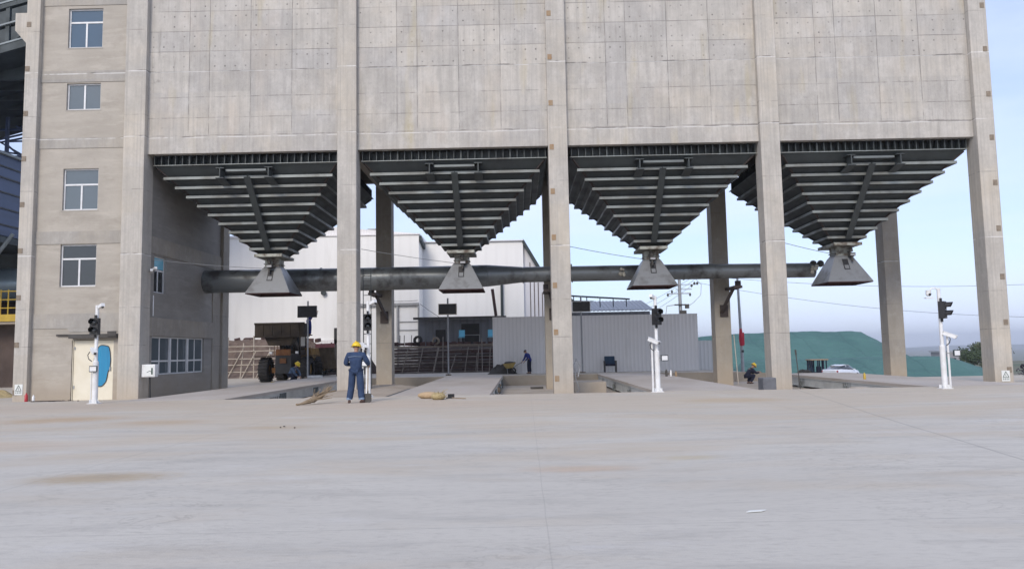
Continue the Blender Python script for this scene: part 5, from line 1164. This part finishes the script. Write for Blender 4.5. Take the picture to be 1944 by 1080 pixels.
# electric box on the side wall
Eb = root('electric_box', 'white electric box on the corner of the stair tower', 'electric box', (-14.85, 30.3, .6))
MB().box(-15.12, -14.58, 30.15, 30.42, .62, 1.12).build('case', M_white, Eb, .01); MB().box(-14.98, -14.62, 30.135, 30.149, .66, 1.08).build('door', M_paper, Eb)
MB().bar((-14.9, 30.13, .80), (-14.78, 30.13, .86), .006, .02).bar((-14.78, 30.13, .86), (-14.7, 30.13, .82), .006, .02).box(-14.72, -14.66, 30.125, 30.134, .72, .98).build('marks', M_ink, Eb)
MB().tube([(-14.85, 30.3, .62), (-14.83, 30.28, .2), (-14.8, 30.26, -.25)], .03, 7).build('feed_cable', M_black, Eb)
wc = root('wall_camera', 'white twin camera on the stair tower side wall by the open window', 'camera', (-15.0, 30.95, 4.9))
MB().obox((-14.95, 30.7, 5.02), .10, .28, .09, .8, -.2).build('camera_body', M_white, wc); MB().obox((-15.05, 30.62, 4.93), .10, .24, .09, .5, -.2).build('camera_body', M_white, wc); MB().tube([(-15.17, 30.95, 5.0), (-14.95, 30.85, 5.0)], .025, 6).build('bracket', M_white, wc)
# broom, straw sack
br = root('twig_broom', 'long twig broom lying near the edge of the leftmost weighbridge', 'broom', (-5.7, 21.5, 0))
def lie(p, q, w0, w1, n, name, m, par, r=.006):
    mb = MB(); p, q = Vector(p), Vector(q)
    for _ in range(n): mb.tube([p+Vector((rnd.gauss(0, w0*.4), rnd.gauss(0, w0*.4), abs(rnd.gauss(0, w0*.25)))), p.lerp(q, .5)+Vector((rnd.gauss(0, (w0+w1)*.2), rnd.gauss(0, (w0+w1)*.2), abs(rnd.gauss(0, .02)))), q+Vector((rnd.gauss(0, w1*.45), rnd.gauss(0, w1*.45), abs(rnd.gauss(0, w1*.5))))], r, 4)
    mb.build(name, m, par)
MB().tube([(-6.15, 20.8, .03), (-5.85, 21.15, .06)], .03, 6).build('handle', M_wood, br)
lie((-6.1, 20.85, .03), (-5.6, 21.4, .16), .025, .22, 60, 'twigs', M_wood, br, .007)
lie((-5.8, 21.15, .05), (-5.45, 21.65, .36), .05, .17, 50, 'twigs', M_wood, br, .006)
sk = root('straw_sack', 'tan straw bundle lying before the second weighbridge', 'straw bundle', (-2.6, 22.6, 0))
s1 = MB().ball((0, 0, 0), .34, .2, .11, 14, 8).xf(Matrix.Translation((-2.78, 22.9, .10)) @ Matrix.Rotation(-.1, 4, 'Z')); s1.build('sack', weathered('tan_sack', (.50, .36, .22), (.36, .26, .15), 9, .95, bump=.5), sk)
s2 = MB().ball((0, 0, 0), .22, .28, .12, 14, 8).xf(Matrix.Translation((-2.42, 22.3, .10)) @ Matrix.Rotation(.3, 4, 'Z')); s2.build('straw', M_straw, sk)
lie((-2.5, 22.5, .08), (-2.35, 22.15, .06), .15, .22, 70, 'loose_straw', M_straw, sk, .006)
hb = root('hand_shovel', 'black shovel lying flat beside the straw bundle', 'shovel', (-2.0, 22.5, 0))
MB().box(-2.24, -2.02, 22.75, 22.99, .01, .035).obox((-2.1, 22.9, .07), .2, .02, .12, .2).build('blade', M_black, hb); MB().tube([(-2.05, 22.7, .03), (-1.62, 22.3, .025)], .014, 6).build('handle', M_wood, hb)
solo(MB().box(12.15, 12.45, 38.7, 39.0, PZ+.003, PZ+.26), 'cardboard_box', M_card, 'brown cardboard box in the pit beside the crouching navy worker', 'box')
def bottle(x, y, z, h, r, m, label, name='gas_bottle'): return solo(MB().tube([(x, y, z), (x, y, z+h*.75), (x, y, z+h*.85), (x, y, z+h)], [r, r, r*.5, r*.4], 10), name, m, label, 'bottle')
bottle(7.35, 37.2, .004, .32, .055, M_white, 'white canister on the third weighbridge deck, left of the rusty red one', 'canister')
bottle(7.58, 37.1, .004, .26, .05, M_rust, 'rusty red canister at the edge of the third weighbridge deck', 'canister')
bottle(7.15, 37.3, .004, .34, .06, M_dkc, 'dark canister on the third weighbridge deck, left of the white one', 'canister')
bottle(14.55-.9, 30.3, .006, .26, .05, M_yrail, 'small yellow canister on the rightmost weighbridge', 'canister')
bottle(-19.35, 29.6, -.24, .34, .06, M_red, 'red bottle at the foot of the leftmost column', 'bottle')
bottle(-19.1, 29.65, -.24, .26, .05, M_white, 'white bottle beside the red one near the leftmost column', 'bottle')
solo(MB().tube([(10.95, 29.9, -.4), (10.85, 29.95, 1.1)], .02, 6).tube([(10.86, 29.95, 1.02), (10.84, 29.95, 1.22)], .035, 6), 'thin_pole', M_dkc, 'thin dark rod leaning against the right side of the fourth column', 'rod')
solo(MB().bar((9.7-.28+1.4, 37.9, -.5), (10.75, 38.1, 2.0), .035, .03), 'batten', M_ltube, 'thin pale batten leaning on the rear column beside the navy worker', 'batten')
solo(MB().tube([(2.3, 30.4, .3), (2.4, 30.5, .75), (2.25, 30.5, 1.0), (2.15, 30.4, .8), (2.2, 30.3, .2), (2.35, 30.4, -.2), (2.15, 30.4, -.4)], .025, 6), 'grey_hose', M_pole, 'loop of grey hose against the right side of the middle column', 'hose')
solo(MB().box(-.7+1.2, -.05+1.2, 38.6, 38.9, PZ+.003, PZ+.1), 'steel_offcut', M_dkc, 'small dark offcut lying on the pit floor left of the middle column', 'offcut')
solo(MB().box(-4.55, -4.45, 24.9, 31.0, -.42, -.06), 'steel_channel', M_steel2, 'grey steel channel along the sand bank left of the second weighbridge', 'channel')
solo(MB().prism([(1.86, 6.45), (2.00, 6.48), (2.05, 6.53), (1.90, 6.50)], .006, .012, 'z'), 'paper_scrap', M_paper, 'white scrap of paper lying on the open concrete in the foreground', 'paper')
o = MB()
for k in range(3): o.obox((-4.55+rnd.uniform(-.25, .25), 14.6+rnd.uniform(-.15, .15), .012), .025, .03, .02, rnd.uniform(0, 3))
st = solo(o, 'stone_crumbs', M_dkc, 'few dark stone crumbs on a dusty patch left of the foreground centre', 'crumbs')
solo(MB().box(-1.35-.1, -1.05+.35, 26.3, 26.9, PZ+.003, -.12), 'rusty_motor', M_rust2, 'rusty brown box in the pit against the second weighbridge', 'motor box')
solo(MB().box(-1.5, -.95, 36.5, 36.9, PZ+.003, -.2).ball((-1.2, 34, -.35), .3, .3, .2), 'pit_junk', M_rust, 'orange rusty junk in the pit further along the second weighbridge', 'junk')
db = MB()
for k in range(26): db.obox((rnd.uniform(-19, -17.2), rnd.uniform(28.6, 29.8), -.235), rnd.uniform(.03, .22), rnd.uniform(.02, .08), rnd.uniform(.02, .06), rnd.uniform(0, 3))
d0 = db.build('debris', [M_brown]); d0['kind'] = 'stuff'
solo(MB().tube([(-18.9, 29.2, -.21), (-17.7, 29.0, -.19)], .022, 6), 'steel_rod', M_brown, 'thin rusty rod lying on the ground before the stair tower wall', 'rod')
for o in bpy.data.objects:
    if '_o' in o: del o['_o']
